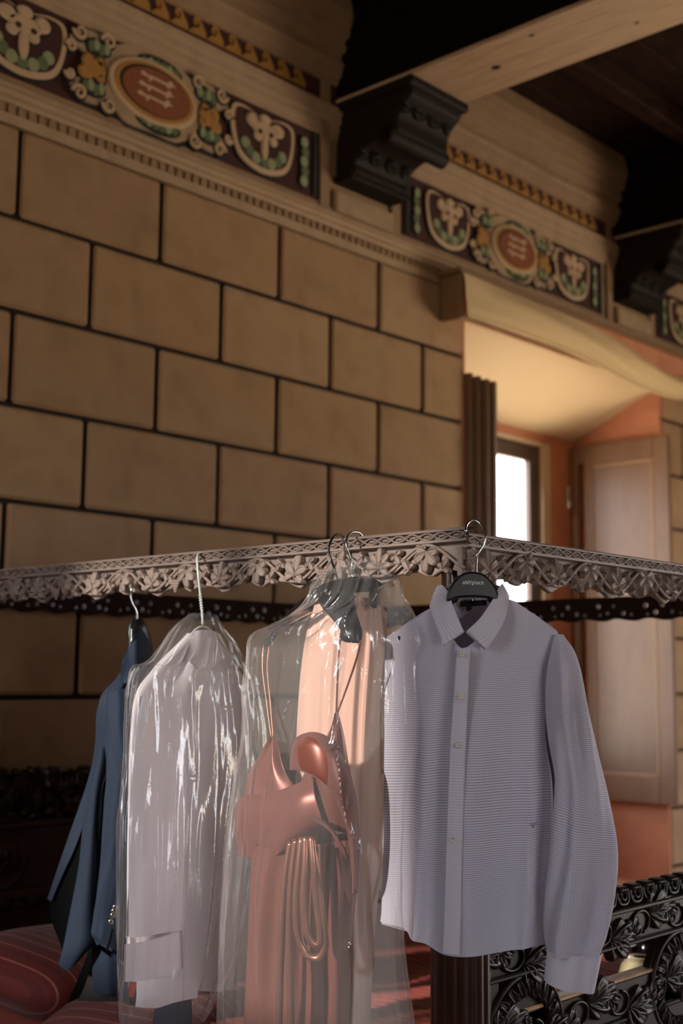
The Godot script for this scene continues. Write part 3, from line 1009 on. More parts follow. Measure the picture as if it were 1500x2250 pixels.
func pierced_rail(bed: Node3D, length: float, t: Transform3D, label: String) -> void:
	var c := CSGCombiner3D.new()
	c.name = "pierced_rail"
	while bed.has_node(NodePath(c.name)):
		c.name = "pierced_rail_001"
	bed.add_child(c)
	c.transform = t
	c.set_meta("label", label)
	var prof := PackedVector2Array([Vector2(0, 0), Vector2(0, -0.074)])
	var n := 110
	for i in n + 1:
		var x := length * i / n
		prof.append(Vector2(x, -0.079 - 0.007 * absf(sin(x / 0.13 * PI)) - 0.004 * sin(x / 0.065 * PI)))
	prof.append(Vector2(length, 0))
	var b := CSGPolygon3D.new()
	b.name = "board"
	b.polygon = prof
	b.depth = 0.024
	b.material = M.rail_dark
	c.add_child(b)
	var k := 0
	for i in int(length / 0.065):
		for q in [[0.02, -0.034, 0.008], [0.046, -0.060, 0.008], [0.012, -0.066, 0.006]]:
			if (i * 7 + k) % 3 == 0:
				k += 1
				continue
			var h := CSGCylinder3D.new()
			h.name = "hole_%03d" % k
			h.radius = q[2] * rng.randf_range(0.8, 1.35)
			h.height = 0.08
			h.sides = 9
			h.operation = CSGShape3D.OPERATION_SUBTRACTION
			h.transform = Transform3D(Basis(Vector3.RIGHT, PI / 2), Vector3(0.03 + i * 0.065 + q[0], q[1], -0.012))
			b.add_child(h)
			k += 1


func bed_post(bed: Node3D, x: float, z: float) -> void:
	var fn := func(u: float, v: float) -> Vector3:
		var a: float = u * TAU
		var y := v * (RT - 0.04)
		var r := 0.056 + 0.0045 * pow(absf(sin(a * 6.0)), 0.6)
		if y > 1.35:
			r *= lerpf(1.0, 0.62, smoothstep(1.35, 1.6, y))
		return Vector3(cos(a) * r, y - 0.003, -sin(a) * r)
	part("post", grid(144, 40, fn, true), M.post_wood, bed, at3(x, 0, z))


func build_bed() -> void:
	var bed := thing("four_poster_bed", "antique carved dark wood four-poster bed with a vine-carved canopy rail", "bed", Vector3.ZERO)
	for q in [[-0.313, 2.227], [BX1, 2.227], [BX0 + 0.01, BZ0 + 0.03], [BX1, BZ0 + 0.03]]:
		bed_post(bed, q[0], q[1])
	# the side rail faces -x; its local x runs from the head end to the foot
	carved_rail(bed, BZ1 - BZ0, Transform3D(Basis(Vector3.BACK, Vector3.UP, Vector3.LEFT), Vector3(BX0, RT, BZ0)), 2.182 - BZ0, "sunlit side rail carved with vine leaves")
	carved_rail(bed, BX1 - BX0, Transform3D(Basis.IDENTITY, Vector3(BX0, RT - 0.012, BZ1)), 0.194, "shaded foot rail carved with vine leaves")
	pierced_rail(bed, BX1 - BX0, Transform3D(Basis.IDENTITY, Vector3(BX0, RT, BZ0 + 0.02)), "dark pierced head rail")
	pierced_rail(bed, BZ1 - BZ0, Transform3D(Basis(Vector3.FORWARD, Vector3.UP, Vector3.RIGHT), Vector3(BX1, RT, BZ1)), "dark pierced far side rail")
	# foot board
	var x0 := BX0 + 0.045
	var x1 := BX1 - 0.055
	var z := BZ1 - 0.03
	var fb := part("footboard", bevel_box(Vector3(x1 - x0, 0.085, 0.022), 0.003), M.ebony, bed, at3((x0 + x1) * 0.5, 1.045, z))
	fb.set_meta("label", "carved footboard with a gadrooned crest")
	var o := Vector3((x0 + x1) * 0.5, 1.045, z)
	block("crest_rail", Vector3(x0, 1.079, z - 0.014) - o, Vector3(x1, 1.090, z + 0.026) - o, M.ebony, fb, 0.003)
	block("bead_rail", Vector3(x0, 1.004, z - 0.010) - o, Vector3(x1, 1.014, z + 0.022) - o, M.ebony, fb, 0.003)
	var uu := tube(V([-0.024, 0.036, 0, -0.024, 0.018, 0.004, -0.016, 0.006, 0.006, 0, 0.003, 0.007, 0.016, 0.006, 0.006, 0.024, 0.018, 0.004, 0.024, 0.036, 0]), 0.005, 8, -1.0, 18)
	var vv := tube(V([-0.011, 0.034, 0.004, -0.010, 0.020, 0.008, 0, 0.013, 0.009, 0.010, 0.020, 0.008, 0.011, 0.034, 0.004]), 0.0036, 6, -1.0, 12)
	var knob := bevel_box(Vector3(0.042, 0.014, 0.036), 0.006)
	var ng := int((x1 - x0) / 0.0585)
	for i in ng:
		var gx := x0 + 0.032 + i * 0.0585
		part("gadroon", uu, M.ebony, fb, at3(gx - o.x, 0.047, 0.006))
		part("gadroon_core", vv, M.ebony, fb, at3(gx - o.x, 0.047, 0.006))
		part("crest_knob", knob, M.ebony, fb, at3(gx - o.x, 0.047 + 0.036, 0.0))
	block("crest_back", Vector3(x0, 1.088, z - 0.012) - o, Vector3(x1, 1.122, z + 0.006) - o, M.ebony, fb, 0.002)
	var ac := leaf_mesh("acanthus_f", 0.088, 0.013, 5, 1.25)
	for q in [[0.0, 0.0], [0.07, -0.157]]:
		for i in int((x1 - x0) / 0.17):
			var gx: float = x0 + 0.05 + q[0] + i * 0.17
			var up := i % 2 == 0
			var flip := 1.0 if up else -1.0
			part("acanthus_leaf", ac, M.ebony, fb, Transform3D(Basis(Vector3.BACK, PI / 2 + 0.25 * flip).scaled(Vector3(1.5, 0.95, 1.0)), Vector3(gx - 0.06 - o.x, q[1] + 0.018 * flip, 0.009)))
			part("acanthus_leaf", ac, M.ebony, fb, Transform3D(Basis(Vector3.BACK, PI / 2 - 1.1 * flip).scaled(Vector3(0.9, 0.6, 1.0)), Vector3(gx + 0.02 - o.x, q[1] + 0.024 * flip, 0.008)))
			var sc := PackedVector3Array()
			for j in 25:
				var tt := j / 24.0
				var an := (tt * 1.7 + 0.75) * PI
				sc.append(Vector3(gx + 0.075 + cos(an) * 0.050 * (1.0 - tt * 0.45) - o.x, q[1] + flip * sin(an) * 0.032 * (1.0 - tt * 0.35), 0.013))
			part("scroll", tube(sc, 0.0042, 7), M.ebony, fb)
	# lower rail of the foot board with its paler ledge
	block("lower_panel", Vector3(x0, 0.848, z - 0.010) - o, Vector3(x1, 0.928, z + 0.010) - o, M.ebony, fb, 0.003)
	block("pale_ledge", Vector3(x0 + 0.16, 0.928, z - 0.020) - o, Vector3(x1, 0.937, z + 0.014) - o, M.ledge_wood, fb, 0.002)
	block("lower_bead", Vector3(x0, 0.842, z - 0.010) - o, Vector3(x1, 0.850, z + 0.018) - o, M.ebony, fb, 0.002)
	# ring-shaped medallions between the rails
	var fern := leaf_mesh("fern", 0.046, 0.011, 3, 0.9)
	for cx in [-0.16, 0.485, 1.13]:
		var ring := PackedVector3Array()
		for j in 49:
			ring.append(Vector3(cx + cos(TAU * j / 48.0) * 0.132 - o.x, 0.885 + sin(TAU * j / 48.0) * 0.118 - o.y, 0.012))
		part("ring_edge", tube(ring, 0.007, 8), M.ebony, fb)
		part("ring_board", slab(ellipse(cx - o.x, 0.885 - o.y, 0.140, 0.126), 0.022, 0.004), M.ebony, fb, at3(0, 0, -0.012))
		for j in 22:
			var an := TAU * j / 22.0
			part("fern_leaf", fern, M.ebony, fb, Transform3D(Basis(Vector3.BACK, an + 1.9), Vector3(cx + cos(an) * 0.085 - o.x, 0.885 + sin(an) * 0.075 - o.y, 0.010)))
		for j in 4:
			part("fern_leaf", fern, M.ebony, fb, Transform3D(Basis(Vector3.BACK, TAU * j / 4.0), Vector3(cx - o.x, 0.885 - o.y, 0.010)))
	block("stay", Vector3(-0.285, 0.80, z - 0.012) - o, Vector3(-0.245, 1.005, z + 0.012) - o, M.ebony, fb, 0.004)
	# side rail and foot rail under the mattress
	block("side_rail", Vector3(BX0 - 0.02, 0.42, BZ0), Vector3(BX0 + 0.02, 0.62, BZ1), M.ebony, bed, 0.006)
	block("side_rail", Vector3(BX1 - 0.02, 0.42, BZ0), Vector3(BX1 + 0.02, 0.62, BZ1), M.ebony, bed, 0.006)
	block("foot_rail", Vector3(BX0, 0.42, BZ1 - 0.04), Vector3(BX1, 0.845, BZ1 - 0.015), M.ebony, bed, 0.006)
	# head board
	var hb := block("headboard", Vector3(BX0, 0.5, 0.036), Vector3(BX1, 1.24, 0.075), M.head_wood, bed, 0.004)
	hb.set_meta("label", "pierced and carved headboard against the wall")
	var ho := Vector3((BX0 + BX1) * 0.5, 0.87, 0.0555)
	block("head_moulding", Vector3(BX0, 1.095, 0.07) - ho, Vector3(BX1, 1.118, 0.11) - ho, M.head_wood, hb, 0.006)
	block("head_moulding", Vector3(BX0, 0.87, 0.07) - ho, Vector3(BX1, 0.90, 0.12) - ho, M.head_wood, hb, 0.006)
	var hl := [leaf_mesh("head_a", 0.060, 0.024, 5, 1.7), leaf_mesh("head_b", 0.05, 0.02, 3, 1.3), leaf_mesh("head_c", 0.056, 0.022, 5, 2.4)]
	for i in 38:
		for j in 3:
			part("carved_leaf", hl[rng.randi_range(0, 2)], M.head_wood, hb, Transform3D(Basis(Vector3.BACK, rng.randf() * TAU) * Basis(Vector3.RIGHT, rng.randf_range(-0.4, 0.4)), Vector3(BX0 + 0.03 + i * 0.054 + rng.randf() * 0.03, 1.145 + j * 0.052 + rng.randf() * 0.02, 0.078 + 0.012 * rng.randf()) - ho))
		part("crest_leaf", hl[1], M.head_wood, hb, Transform3D(Basis(Vector3.BACK, PI + rng.randf_range(-0.9, 0.9)), Vector3(BX0 + 0.03 + i * 0.054, 1.245, 0.065) - ho))
		part("gadroon_leaf", hl[1], M.head_wood, hb, Transform3D(Basis(Vector3.BACK, PI / 2 + rng.randf_range(-0.2, 0.2)), Vector3(BX0 + 0.03 + i * 0.054, 0.86, 0.10) - ho))
	for cx in [0.0, 0.55, 1.1]:
		part("roundel", lathe([Vector2(0.0, 0.02), Vector2(0.05, 0.018), Vector2(0.07, 0.006), Vector2(0.08, 0.02), Vector2(0.10, 0.022), Vector2(0.108, 0.0)], 28), M.head_wood, hb, Transform3D(Basis(Vector3.RIGHT, PI / 2), Vector3(cx, 0.995, 0.076) - ho))
		for j in 8:
			part("roundel_leaf", hl[1], M.head_wood, hb, Transform3D(Basis(Vector3.BACK, TAU * j / 8.0), Vector3(cx, 0.995, 0.09) - ho))
	for cx in [-0.24, 0.28, 0.83, 1.4]:
		part("carved_leaf", hl[0], M.head_wood, hb, Transform3D(Basis(Vector3.BACK, 0.8), Vector3(cx, 1.0, 0.078) - ho))


func build_bedding() -> void:
	var m := thing("mattress", "thick pale mattress on the four-poster bed", "mattress", Vector3(0.674, 0.55, 1.2))
	block("body", Vector3(-1.0, 0, -1.08), Vector3(1.0, 0.17, 1.03), M.sheet, m, 0.04)
	var q := thing("quilt", "dark red corded quilt spread over the bed", "quilt", Vector3(0.674, 0.73, 1.2))
	var nse := FastNoiseLite.new()
	nse.seed = 4
	nse.frequency = 1.6
	var fn := func(u: float, v: float) -> Vector3:
		var x: float = (u - 0.5) * 2.06
		var z: float = (v - 0.5) * 2.12 - 0.02
		var ridge := absf(sin(x / 0.034 * PI + nse.get_noise_2d(x * 2.0, z * 2.0) * 0.8))
		var y := 0.010 * pow(ridge, 0.5) + nse.get_noise_2d(x, z) * 0.03
		var ed := maxf(absf(u - 0.5), 0.0) * 2.0
		y -= 0.14 * smoothstep(0.97, 1.0, ed)
		return Vector3(x, y, z)
	part("cover", grid(420, 60, fn), M.quilt, q)
	var pn := ["large red striped pillow leaning in front of the headboard", "red striped pillow lying lowest at the left edge of the picture"]
	var pos := [Vector3(-0.14, 0.765, 0.70), Vector3(-0.30, 0.70, 1.20)]
	for i in 2:
		var p := thing("pillow", pn[i], "pillow", pos[i], "red striped pillows")
		var pf := func(u: float, v: float) -> Vector3:
			var a: float = u * TAU
			var b: float = (v - 0.5) * PI
			var ca := cos(a)
			var sa := sin(a)
			var cb := pow(cos(b), 0.6)
			return Vector3(signf(ca) * pow(absf(ca), 0.55) * 0.34 * cb, sin(b) * 0.10, -signf(sa) * pow(absf(sa), 0.55) * 0.22 * cb)
		part("cushion", pillow_mesh(pf), M.pillow, p, Transform3D(Basis(Vector3.UP, [0.35, 0.5][i]) * Basis(Vector3.RIGHT, [0.2, 0.1][i]) * Basis(Vector3.BACK, [-0.1, 0.1][i])))


# a pillow with the stripes running across it
func pillow_mesh(fn: Callable) -> ArrayMesh:
	var p := PackedVector3Array()
	var uv := PackedVector2Array()
	for j in 33:
		for i in 65:
			var q: Vector3 = fn.call(i / 64.0, 1.0 - j / 32.0)
			p.append(q)
			uv.append(Vector2(q.x / 0.72 + 0.5, q.z / 0.5 + 0.5))
	return grid_mesh(64, 32, p, uv, true)


# ---------------------------------------------------------------- the clothes
func fold_noise(seed_: int, fx: float, fy: float, ridged := false) -> Callable:
	var n := FastNoiseLite.new()
	n.seed = seed_
	n.frequency = 1.0
	n.fractal_octaves = 3
	if ridged:
		n.fractal_type = FastNoiseLite.FRACTAL_RIDGED
	return func(u: float, v: float) -> float: return n.get_noise_3d(cos(u * TAU) * fx, sin(u * TAU) * fx, v * fy)


# long sharp creases: each is [depth, width, v0, u0, v1, u1, ...]
func creased(list: Array, u: float, v: float) -> float:
	var t := 0.0
	for c in list:
		for k in range(2, c.size() - 2, 2):
			if v >= c[k] and v <= c[k + 2]:
				var f: float = (v - c[k]) / (c[k + 2] - c[k])
				var uc: float = lerpf(c[k + 1], c[k + 3], f)
				var fade: float = smoothstep(c[2], c[2] + 0.04, v) * (1.0 - smoothstep(c[-2] - 0.05, c[-2], v))
				t += c[0] * exp(-absf(u - uc) / c[1]) * fade
	return t


func build_clothes() -> void:
	navy_suit()
	white_shirt()
	dresses()
	striped_shirt()


func navy_suit() -> void:
	var h := thing("suit_hanger", "black plastic suit hanger with a bent steel hook, leftmost on the rail", "hanger", Vector3(-0.375, 1.905, 1.223), "hangers on the bed rail")
	part("hook", tube(V([0.02, -0.082, -0.037, 0.02, -0.041, -0.044, 0.017, -0.026, -0.029, 0.019, -0.036, -0.014, -0.007, -0.078, 0.009, -0.008, -0.098, 0.004, -0.002, -0.119, 0.007, 0.007, -0.138, 0.012, 0.01, -0.161, 0.011]), 0.0032, 8, -1.0, 40), M.steel, h)
	part("neck", loft(V([0.001, -0.157, 0.002, -0.008, -0.177, 0.003, -0.012, -0.206, 0.008, -0.007, -0.234, 0.008]), V([0.031, -0.155, 0.005, 0.047, -0.175, 0.004, 0.068, -0.203, -0.008, 0.075, -0.25, -0.01]), [0.004, 0.012, 0.016, 0.016], 24, 12), M.black_plastic, h)
	part("bar", tube(V([0.007, -0.199, 0.015, -0.018, -0.297, 0, -0.06, -0.371, -0.001]), 0.014, 10, 0.011, 12), M.black_plastic, h)
	part("bar", tube(V([0.059, -0.197, -0.017, 0.141, -0.284, -0.093, 0.192, -0.357, -0.142]), 0.014, 10, 0.011, 12), M.black_plastic, h)
	part("clip", bevel_box(Vector3(0.008, 0.045, 0.006), 0.002), M.steel, h, Transform3D(Basis(Vector3.UP, 0.9), V([-0.025, -0.206, 0.032])[0]))
	var j := thing("navy_jacket", "navy blue suit jacket with dark cuff buttons on the leftmost hanger", "jacket", Vector3(-0.375, 1.905, 1.223))
	var f1 := fold_noise(2, 1.4, 1.2)
	# shoulder and upper chest
	var yoke := patch([
		V([-0.018, -0.235, 0.026, -0.006, -0.229, 0.033, 0.03, -0.223, 0.021, 0.073, -0.226, -0.007]),
		V([-0.063, -0.298, 0.04, -0.043, -0.286, 0.064, 0.01, -0.28, 0.048, 0.083, -0.296, -0.01]),
		V([-0.11, -0.348, 0.039, -0.088, -0.342, 0.078, -0.033, -0.342, 0.079, 0.08, -0.378, 0.001]),
		V([-0.114, -0.398, 0.025, -0.099, -0.402, 0.085, -0.04, -0.408, 0.088, 0.075, -0.447, 0.011]),
		V([-0.103, -0.475, 0.007, -0.089, -0.479, 0.066, -0.035, -0.486, 0.078, 0.081, -0.527, 0.003])], 30, 30, func(u: float, v: float) -> float: return 0.012 * f1.call(u * 0.4, v))
	part("shoulder", yoke, M.navy, j)
	# collar: stands round the neck and folds over
	var collar := patch([
		V([-0.053, -0.258, 0.043, -0.034, -0.238, 0.038, -0.007, -0.2, 0.029, 0.038, -0.181, 0.008, 0.075, -0.193, -0.014]),
		V([-0.069, -0.286, 0.058, -0.046, -0.266, 0.057, -0.02, -0.235, 0.054, 0.032, -0.218, 0.024, 0.076, -0.232, -0.005]),
		V([-0.076, -0.325, 0.073, -0.059, -0.308, 0.086, -0.029, -0.286, 0.079, 0.022, -0.272, 0.047, 0.074, -0.285, 0.005])], 30, 10, null, Vector2.ONE, 0.004)
	part("collar", collar, M.navy, j)
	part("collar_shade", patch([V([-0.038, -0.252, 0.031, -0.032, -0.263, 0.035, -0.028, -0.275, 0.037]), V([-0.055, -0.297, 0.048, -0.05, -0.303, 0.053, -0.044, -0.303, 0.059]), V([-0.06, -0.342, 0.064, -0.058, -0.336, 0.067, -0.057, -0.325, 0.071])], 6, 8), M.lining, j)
	# far front edge, a narrow strip hanging open
	part("far_front", patch([
		V([-0.055, -0.389, -0.058, -0.053, -0.391, -0.049, -0.051, -0.396, -0.04]),
		V([-0.036, -0.493, -0.088, -0.037, -0.495, -0.074, -0.037, -0.497, -0.06]),
		V([-0.029, -0.581, -0.126, -0.028, -0.585, -0.111, -0.028, -0.587, -0.096]),
		V([-0.034, -0.711, -0.186, -0.031, -0.715, -0.17, -0.029, -0.72, -0.153]),
		V([-0.04, -0.805, -0.226, -0.038, -0.809, -0.217, -0.035, -0.813, -0.207]),
		V([-0.043, -0.877, -0.258, -0.043, -0.879, -0.251, -0.041, -0.881, -0.242])], 8, 40), M.navy, j)
	part("lining", patch([
		V([-0.04, -0.39, -0.072, -0.048, -0.394, -0.022, -0.04, -0.399, 0.015]),
		V([-0.026, -0.493, -0.092, -0.038, -0.496, -0.031, -0.03, -0.5, 0.007]),
		V([-0.015, -0.717, -0.197, -0.025, -0.721, -0.104, -0.013, -0.72, -0.017]),
		V([-0.034, -0.881, -0.264, -0.018, -0.897, -0.161, 0.008, -0.896, -0.044]),
		V([-0.014, -1.007, -0.223, -0.011, -0.987, -0.156, 0.021, -0.966, -0.058])], 20, 30), M.lining, j)
	# near front panel
	part("near_front", patch([
		V([-0.1, -0.398, 0.025, -0.097, -0.4, 0.043, -0.088, -0.403, 0.052]),
		V([-0.09, -0.498, 0.002, -0.093, -0.499, 0.028, -0.073, -0.499, 0.034]),
		V([-0.089, -0.571, -0.026, -0.097, -0.58, 0.008, -0.082, -0.592, 0.007]),
		V([-0.085, -0.656, -0.053, -0.095, -0.661, -0.006, -0.071, -0.667, -0.011]),
		V([-0.081, -0.768, -0.07, -0.09, -0.768, -0.02, -0.051, -0.775, -0.024]),
		V([-0.084, -0.892, -0.097, -0.086, -0.889, -0.04, -0.04, -0.895, -0.036]),
		V([-0.086, -0.965, -0.114, -0.085, -0.961, -0.053, -0.033, -0.95, -0.039]),
		V([-0.09, -1.013, -0.127, -0.087, -1.024, -0.096, -0.043, -0.962, -0.051])], 24, 60, func(u: float, v: float) -> float: return 0.006 * sin(u * 6.0 + v * 2.0), Vector2.ONE, 0.003), M.navy, j)
	# side and back below the sleeve
	part("back", patch([
		V([-0.072, -0.432, 0.004, -0.059, -0.431, 0.048, -0.02, -0.431, 0.06, 0.067, -0.48, 0.026]),
		V([-0.06, -0.6, -0.015, -0.045, -0.598, 0.031, -0.003, -0.599, 0.047, 0.082, -0.629, 0.014]),
		V([-0.045, -0.769, -0.047, -0.024, -0.766, 0.006, 0.014, -0.767, 0.033, 0.1, -0.801, 0]),
		V([-0.035, -0.949, -0.07, -0.012, -0.945, -0.015, 0.032, -0.946, 0.018, 0.117, -0.973, -0.014]),
		V([-0.028, -1.028, -0.077, -0.006, -1.039, -0.026, 0.042, -1.041, 0.01, 0.127, -1.065, -0.022]),
		V([-0.02, -1.082, -0.079, -0.001, -1.085, -0.03, 0.028, -1.103, -0.016, 0.132, -1.123, -0.027])], 30, 40, func(u: float, v: float) -> float: return 0.008 * sin(u * 9.0)), M.navy, j)
	# near sleeve
	var fs := fold_noise(8, 0.8, 2.0)
	part("sleeve", loft(
		V([-0.112, -0.342, 0.067, -0.119, -0.429, 0.073, -0.119, -0.515, 0.086, -0.119, -0.6, 0.084, -0.115, -0.709, 0.068, -0.115, -0.806, 0.049, -0.113, -0.882, 0.036, -0.111, -0.919, 0.032, -0.101, -0.94, 0.038]),
		V([-0.05, -0.325, 0.093, -0.041, -0.43, 0.097, -0.035, -0.539, 0.098, -0.032, -0.638, 0.096, -0.031, -0.746, 0.092, -0.024, -0.844, 0.081, -0.019, -0.932, 0.069, -0.021, -0.976, 0.059, -0.034, -0.996, 0.056]),
		[0.03, 0.045, 0.045, 0.042, 0.040, 0.036, 0.032, 0.03, 0.026], 60, 70, func(u: float, v: float) -> float: return 0.010 * fs.call(u, v)), M.navy, j)
	part("cuff_vent", patch([V([-0.104, -0.896, 0.096, -0.101, -0.898, 0.099]), V([-0.106, -0.928, 0.087, -0.103, -0.93, 0.091]), V([-0.106, -0.955, 0.075, -0.103, -0.957, 0.077])], 4, 6), M.lining, j)
	for q in [V([-0.11, -0.845, 0.115]), V([-0.111, -0.854, 0.112]), V([-0.112, -0.864, 0.109]), V([-0.114, -0.879, 0.105])]:
		part("cuff_button", lathe([Vector2(0.0, 0.003), Vector2(0.003, 0.0022), Vector2(0.0045, 0.0035), Vector2(0.0065, 0.0025), Vector2(0.007, 0.0)], 16), M.steel if q[0].y < -0.71 else M.black_plastic, j, Transform3D(Basis(Vector3.UP, -0.82) * Basis(Vector3.RIGHT, PI / 2), q[0]))
	var t := thing("suit_trousers", "dark charcoal trousers hanging beneath the navy jacket, gold stitched emblem at one corner", "trousers", Vector3(-0.375, 1.905, 1.223))
	part("leg", patch([
		V([-0.011, -0.989, -0.096, 0.01, -0.998, -0.06, 0.041, -0.998, -0.027, 0.114, -1.019, -0.027]),
		V([-0.022, -1.066, -0.108, 0.002, -1.067, -0.053, 0.036, -1.072, -0.017, 0.114, -1.086, -0.024]),
		V([-0.044, -1.132, -0.13, -0.011, -1.12, -0.063, 0.035, -1.12, -0.013, 0.114, -1.14, -0.021]),
		V([-0.069, -1.186, -0.153, -0.018, -1.185, -0.068, 0.035, -1.184, -0.01, 0.113, -1.2, -0.018])], 20, 16, func(u: float, v: float) -> float: return 0.008 * sin(u * 8.0), Vector2.ONE, 0.004), M.charcoal, t)
	part("leg_shade", patch([V([-0.002, -0.959, -0.111, 0.002, -0.98, -0.096]), V([-0.014, -1.039, -0.139, 0.004, -1.06, -0.109]), V([-0.04, -1.145, -0.173, -0.007, -1.148, -0.123]), V([-0.051, -1.208, -0.197, -0.017, -1.205, -0.144])], 6, 16), M.lining, t)  # near-black sheet painting the shaded part of the trousers
	part("emblem", tube(V([0.002, -1.115, -0.025, 0.008, -1.113, -0.018, 0.012, -1.124, -0.016, 0.01, -1.135, -0.02, 0.004, -1.133, -0.027, 0.002, -1.122, -0.026, 0.003, -1.114, -0.023]), 0.0024, 6, -1.0, 24), M.gold_thread, t)
	part("emblem", tube(V([0.014, -1.131, -0.016, 0.011, -1.142, -0.021, 0.016, -1.151, -0.017, 0.014, -1.162, -0.021]), 0.0024, 6, -1.0, 16), M.gold_thread, t)


func white_shirt() -> void:
	var o := Vector3(-0.375, 1.905, 1.481)
	var h := thing("wire_hanger", "white twisted wire hanger holding the bagged white shirt", "hanger", o, "hangers on the bed rail")
	part("hook", tube(V([0.038, -0.012, -0.03, 0.017, -0.004, -0.016, -0.022, -0.02, 0.019, -0.036, -0.062, 0.04, -0.029, -0.103, 0.04, -0.022, -0.146, 0.04, -0.018, -0.18, 0.04]), 0.0028, 8, -1.0, 40), M.white_wire, h)
	var tw := PackedVector3Array()
	for i in 41:
		var a := i / 40.0
		tw.append(V([-0.029, -0.109, 0.04, -0.022, -0.148, 0.04])[0].lerp(V([-0.029, -0.109, 0.04, -0.022, -0.148, 0.04])[1], a) + Vector3(cos(a * 40.0) * 0.003, 0, sin(a * 40.0) * 0.003))
	part("twist", tube(tw, 0.0015, 5), M.white_wire, h)
	part("shoulder_wire", tube(V([-0.15, -0.318, 0.012, -0.083, -0.254, 0.019, -0.012, -0.184, 0.033, 0.103, -0.251, 0.012, 0.179, -0.306, -0.002]), 0.0022, 6, -1.0, 30), M.white_wire, h)
	var s := thing("white_shirt", "white dress shirt with a folded cuff inside a clear garment bag", "shirt", o)
	var fs := fold_noise(12, 1.1, 1.0)
	part("body", loft(
		V([-0.049, -0.202, 0.026, -0.142, -0.287, 0.026, -0.193, -0.349, 0.026, -0.204, -0.461, 0.026, -0.205, -0.621, 0.026, -0.204, -0.769, 0.026, -0.199, -0.897, 0.026, -0.176, -0.988, 0.026]),
		V([0.069, -0.198, -0.002, 0.119, -0.262, -0.002, 0.177, -0.34, -0.002, 0.193, -0.475, -0.002, 0.191, -0.652, -0.002, 0.17, -0.814, -0.002, 0.15, -0.951, -0.002, 0.13, -1.048, -0.002]),
		[0.02, 0.03, 0.035, 0.035, 0.035, 0.035, 0.035, 0.035], 90, 90, func(u: float, v: float) -> float: return (0.014 * fs.call(u, v) + 0.008 * sin(u * 34.0 + v * 3.0)) * smoothstep(0.0, 0.15, v)), M.white_cotton, s)
	part("collar", patch([V([-0.049, -0.198, 0.04, -0.021, -0.193, 0.047, 0.041, -0.195, 0.026]), V([-0.068, -0.238, 0.054, -0.031, -0.254, 0.061, 0.045, -0.236, 0.033]), V([-0.09, -0.263, 0.068, -0.036, -0.286, 0.068, 0.054, -0.257, 0.04])], 20, 10, null, Vector2.ONE, 0.003), M.white_cotton, s)
	# the near sleeve, folded across the front
	part("sleeve", loft(
		V([-0.223, -0.348, 0.075, -0.25, -0.457, 0.089, -0.259, -0.573, 0.096, -0.264, -0.688, 0.099, -0.265, -0.792, 0.099, -0.264, -0.858, 0.099]),
		V([-0.109, -0.349, 0.075, -0.101, -0.461, 0.089, -0.101, -0.583, 0.096, -0.105, -0.702, 0.099, -0.108, -0.811, 0.099, -0.111, -0.86, 0.099]),
		[0.012, 0.016, 0.018, 0.018, 0.018, 0.018], 50, 50, func(u: float, v: float) -> float: return 0.004 * sin(u * 21.0 + v * 5.0)), M.white_cotton, s)
	part("cuff", patch([V([-0.28, -0.869, 0.117, -0.217, -0.868, 0.121, -0.123, -0.86, 0.113]), V([-0.279, -0.905, 0.117, -0.214, -0.908, 0.121, -0.119, -0.901, 0.113]), V([-0.279, -0.945, 0.117, -0.215, -0.949, 0.121, -0.116, -0.943, 0.113])], 16, 10, null, Vector2.ONE, 0.004), M.white_cotton, s)
	part("tail", patch([V([-0.221, -0.952, 0.082, -0.17, -0.959, 0.089, -0.111, -0.969, 0.089, -0.04, -0.984, 0.068]), V([-0.225, -0.988, 0.089, -0.18, -0.989, 0.103, -0.123, -0.99, 0.096, -0.039, -1.003, 0.068]), V([-0.227, -1.009, 0.089, -0.18, -1.018, 0.096, -0.11, -1.022, 0.089, -0.038, -1.025, 0.068])], 20, 10, func(u: float, v: float) -> float: return 0.01 * sin(u * 7.0)), M.white_cotton, s)
	part("tag", loft(V([-0.252, -0.952, 0.103, -0.257, -0.964, 0.103, -0.256, -0.981, 0.103]), V([-0.237, -0.954, 0.103, -0.239, -0.967, 0.103, -0.246, -0.984, 0.103]), [0.004, 0.005, 0.004], 12, 6), M.red_tag, s)
	var n := thing("navy_trousers", "navy trousers folded below the white shirt in the clear bag", "trousers", o)
	part("leg", patch([V([-0.128, -1.028, 0.04, -0.081, -1.025, 0.047, -0.034, -1.028, 0.047]), V([-0.139, -1.054, 0.047, -0.086, -1.052, 0.054, -0.036, -1.051, 0.054]), V([-0.15, -1.105, 0.047, -0.084, -1.111, 0.054, -0.032, -1.116, 0.054])], 12, 10, null, Vector2.ONE, 0.004), M.navy, n)
	var b := thing("garment_bag", "clear plastic garment bag over the white shirt, second from the left", "garment bag", o, "clear garment bags")
	var cl := [
		[0.005, 0.009, 0.12, 0.20, 0.30, 0.17, 0.55, 0.19, 0.80, 0.22], [0.005, 0.009, 0.10, 0.26, 0.40, 0.27, 0.62, 0.29], [0.005, 0.009, 0.14, 0.31, 0.35, 0.34, 0.60, 0.36, 0.9, 0.37], [0.005, 0.009, 0.2, 0.10, 0.5, 0.07, 0.9, 0.09],
		[0.005, 0.009, 0.08, 0.36, 0.30, 0.41, 0.50, 0.42], [0.005, 0.009, 0.45, 0.13, 0.70, 0.15, 0.85, 0.14], [0.005, 0.009, 0.16, 0.15, 0.32, 0.12, 0.42, 0.14]]
	var fb := fold_noise(22, 1.8, 0.6, true)
	var fc := fold_noise(23, 5.0, 4.0)
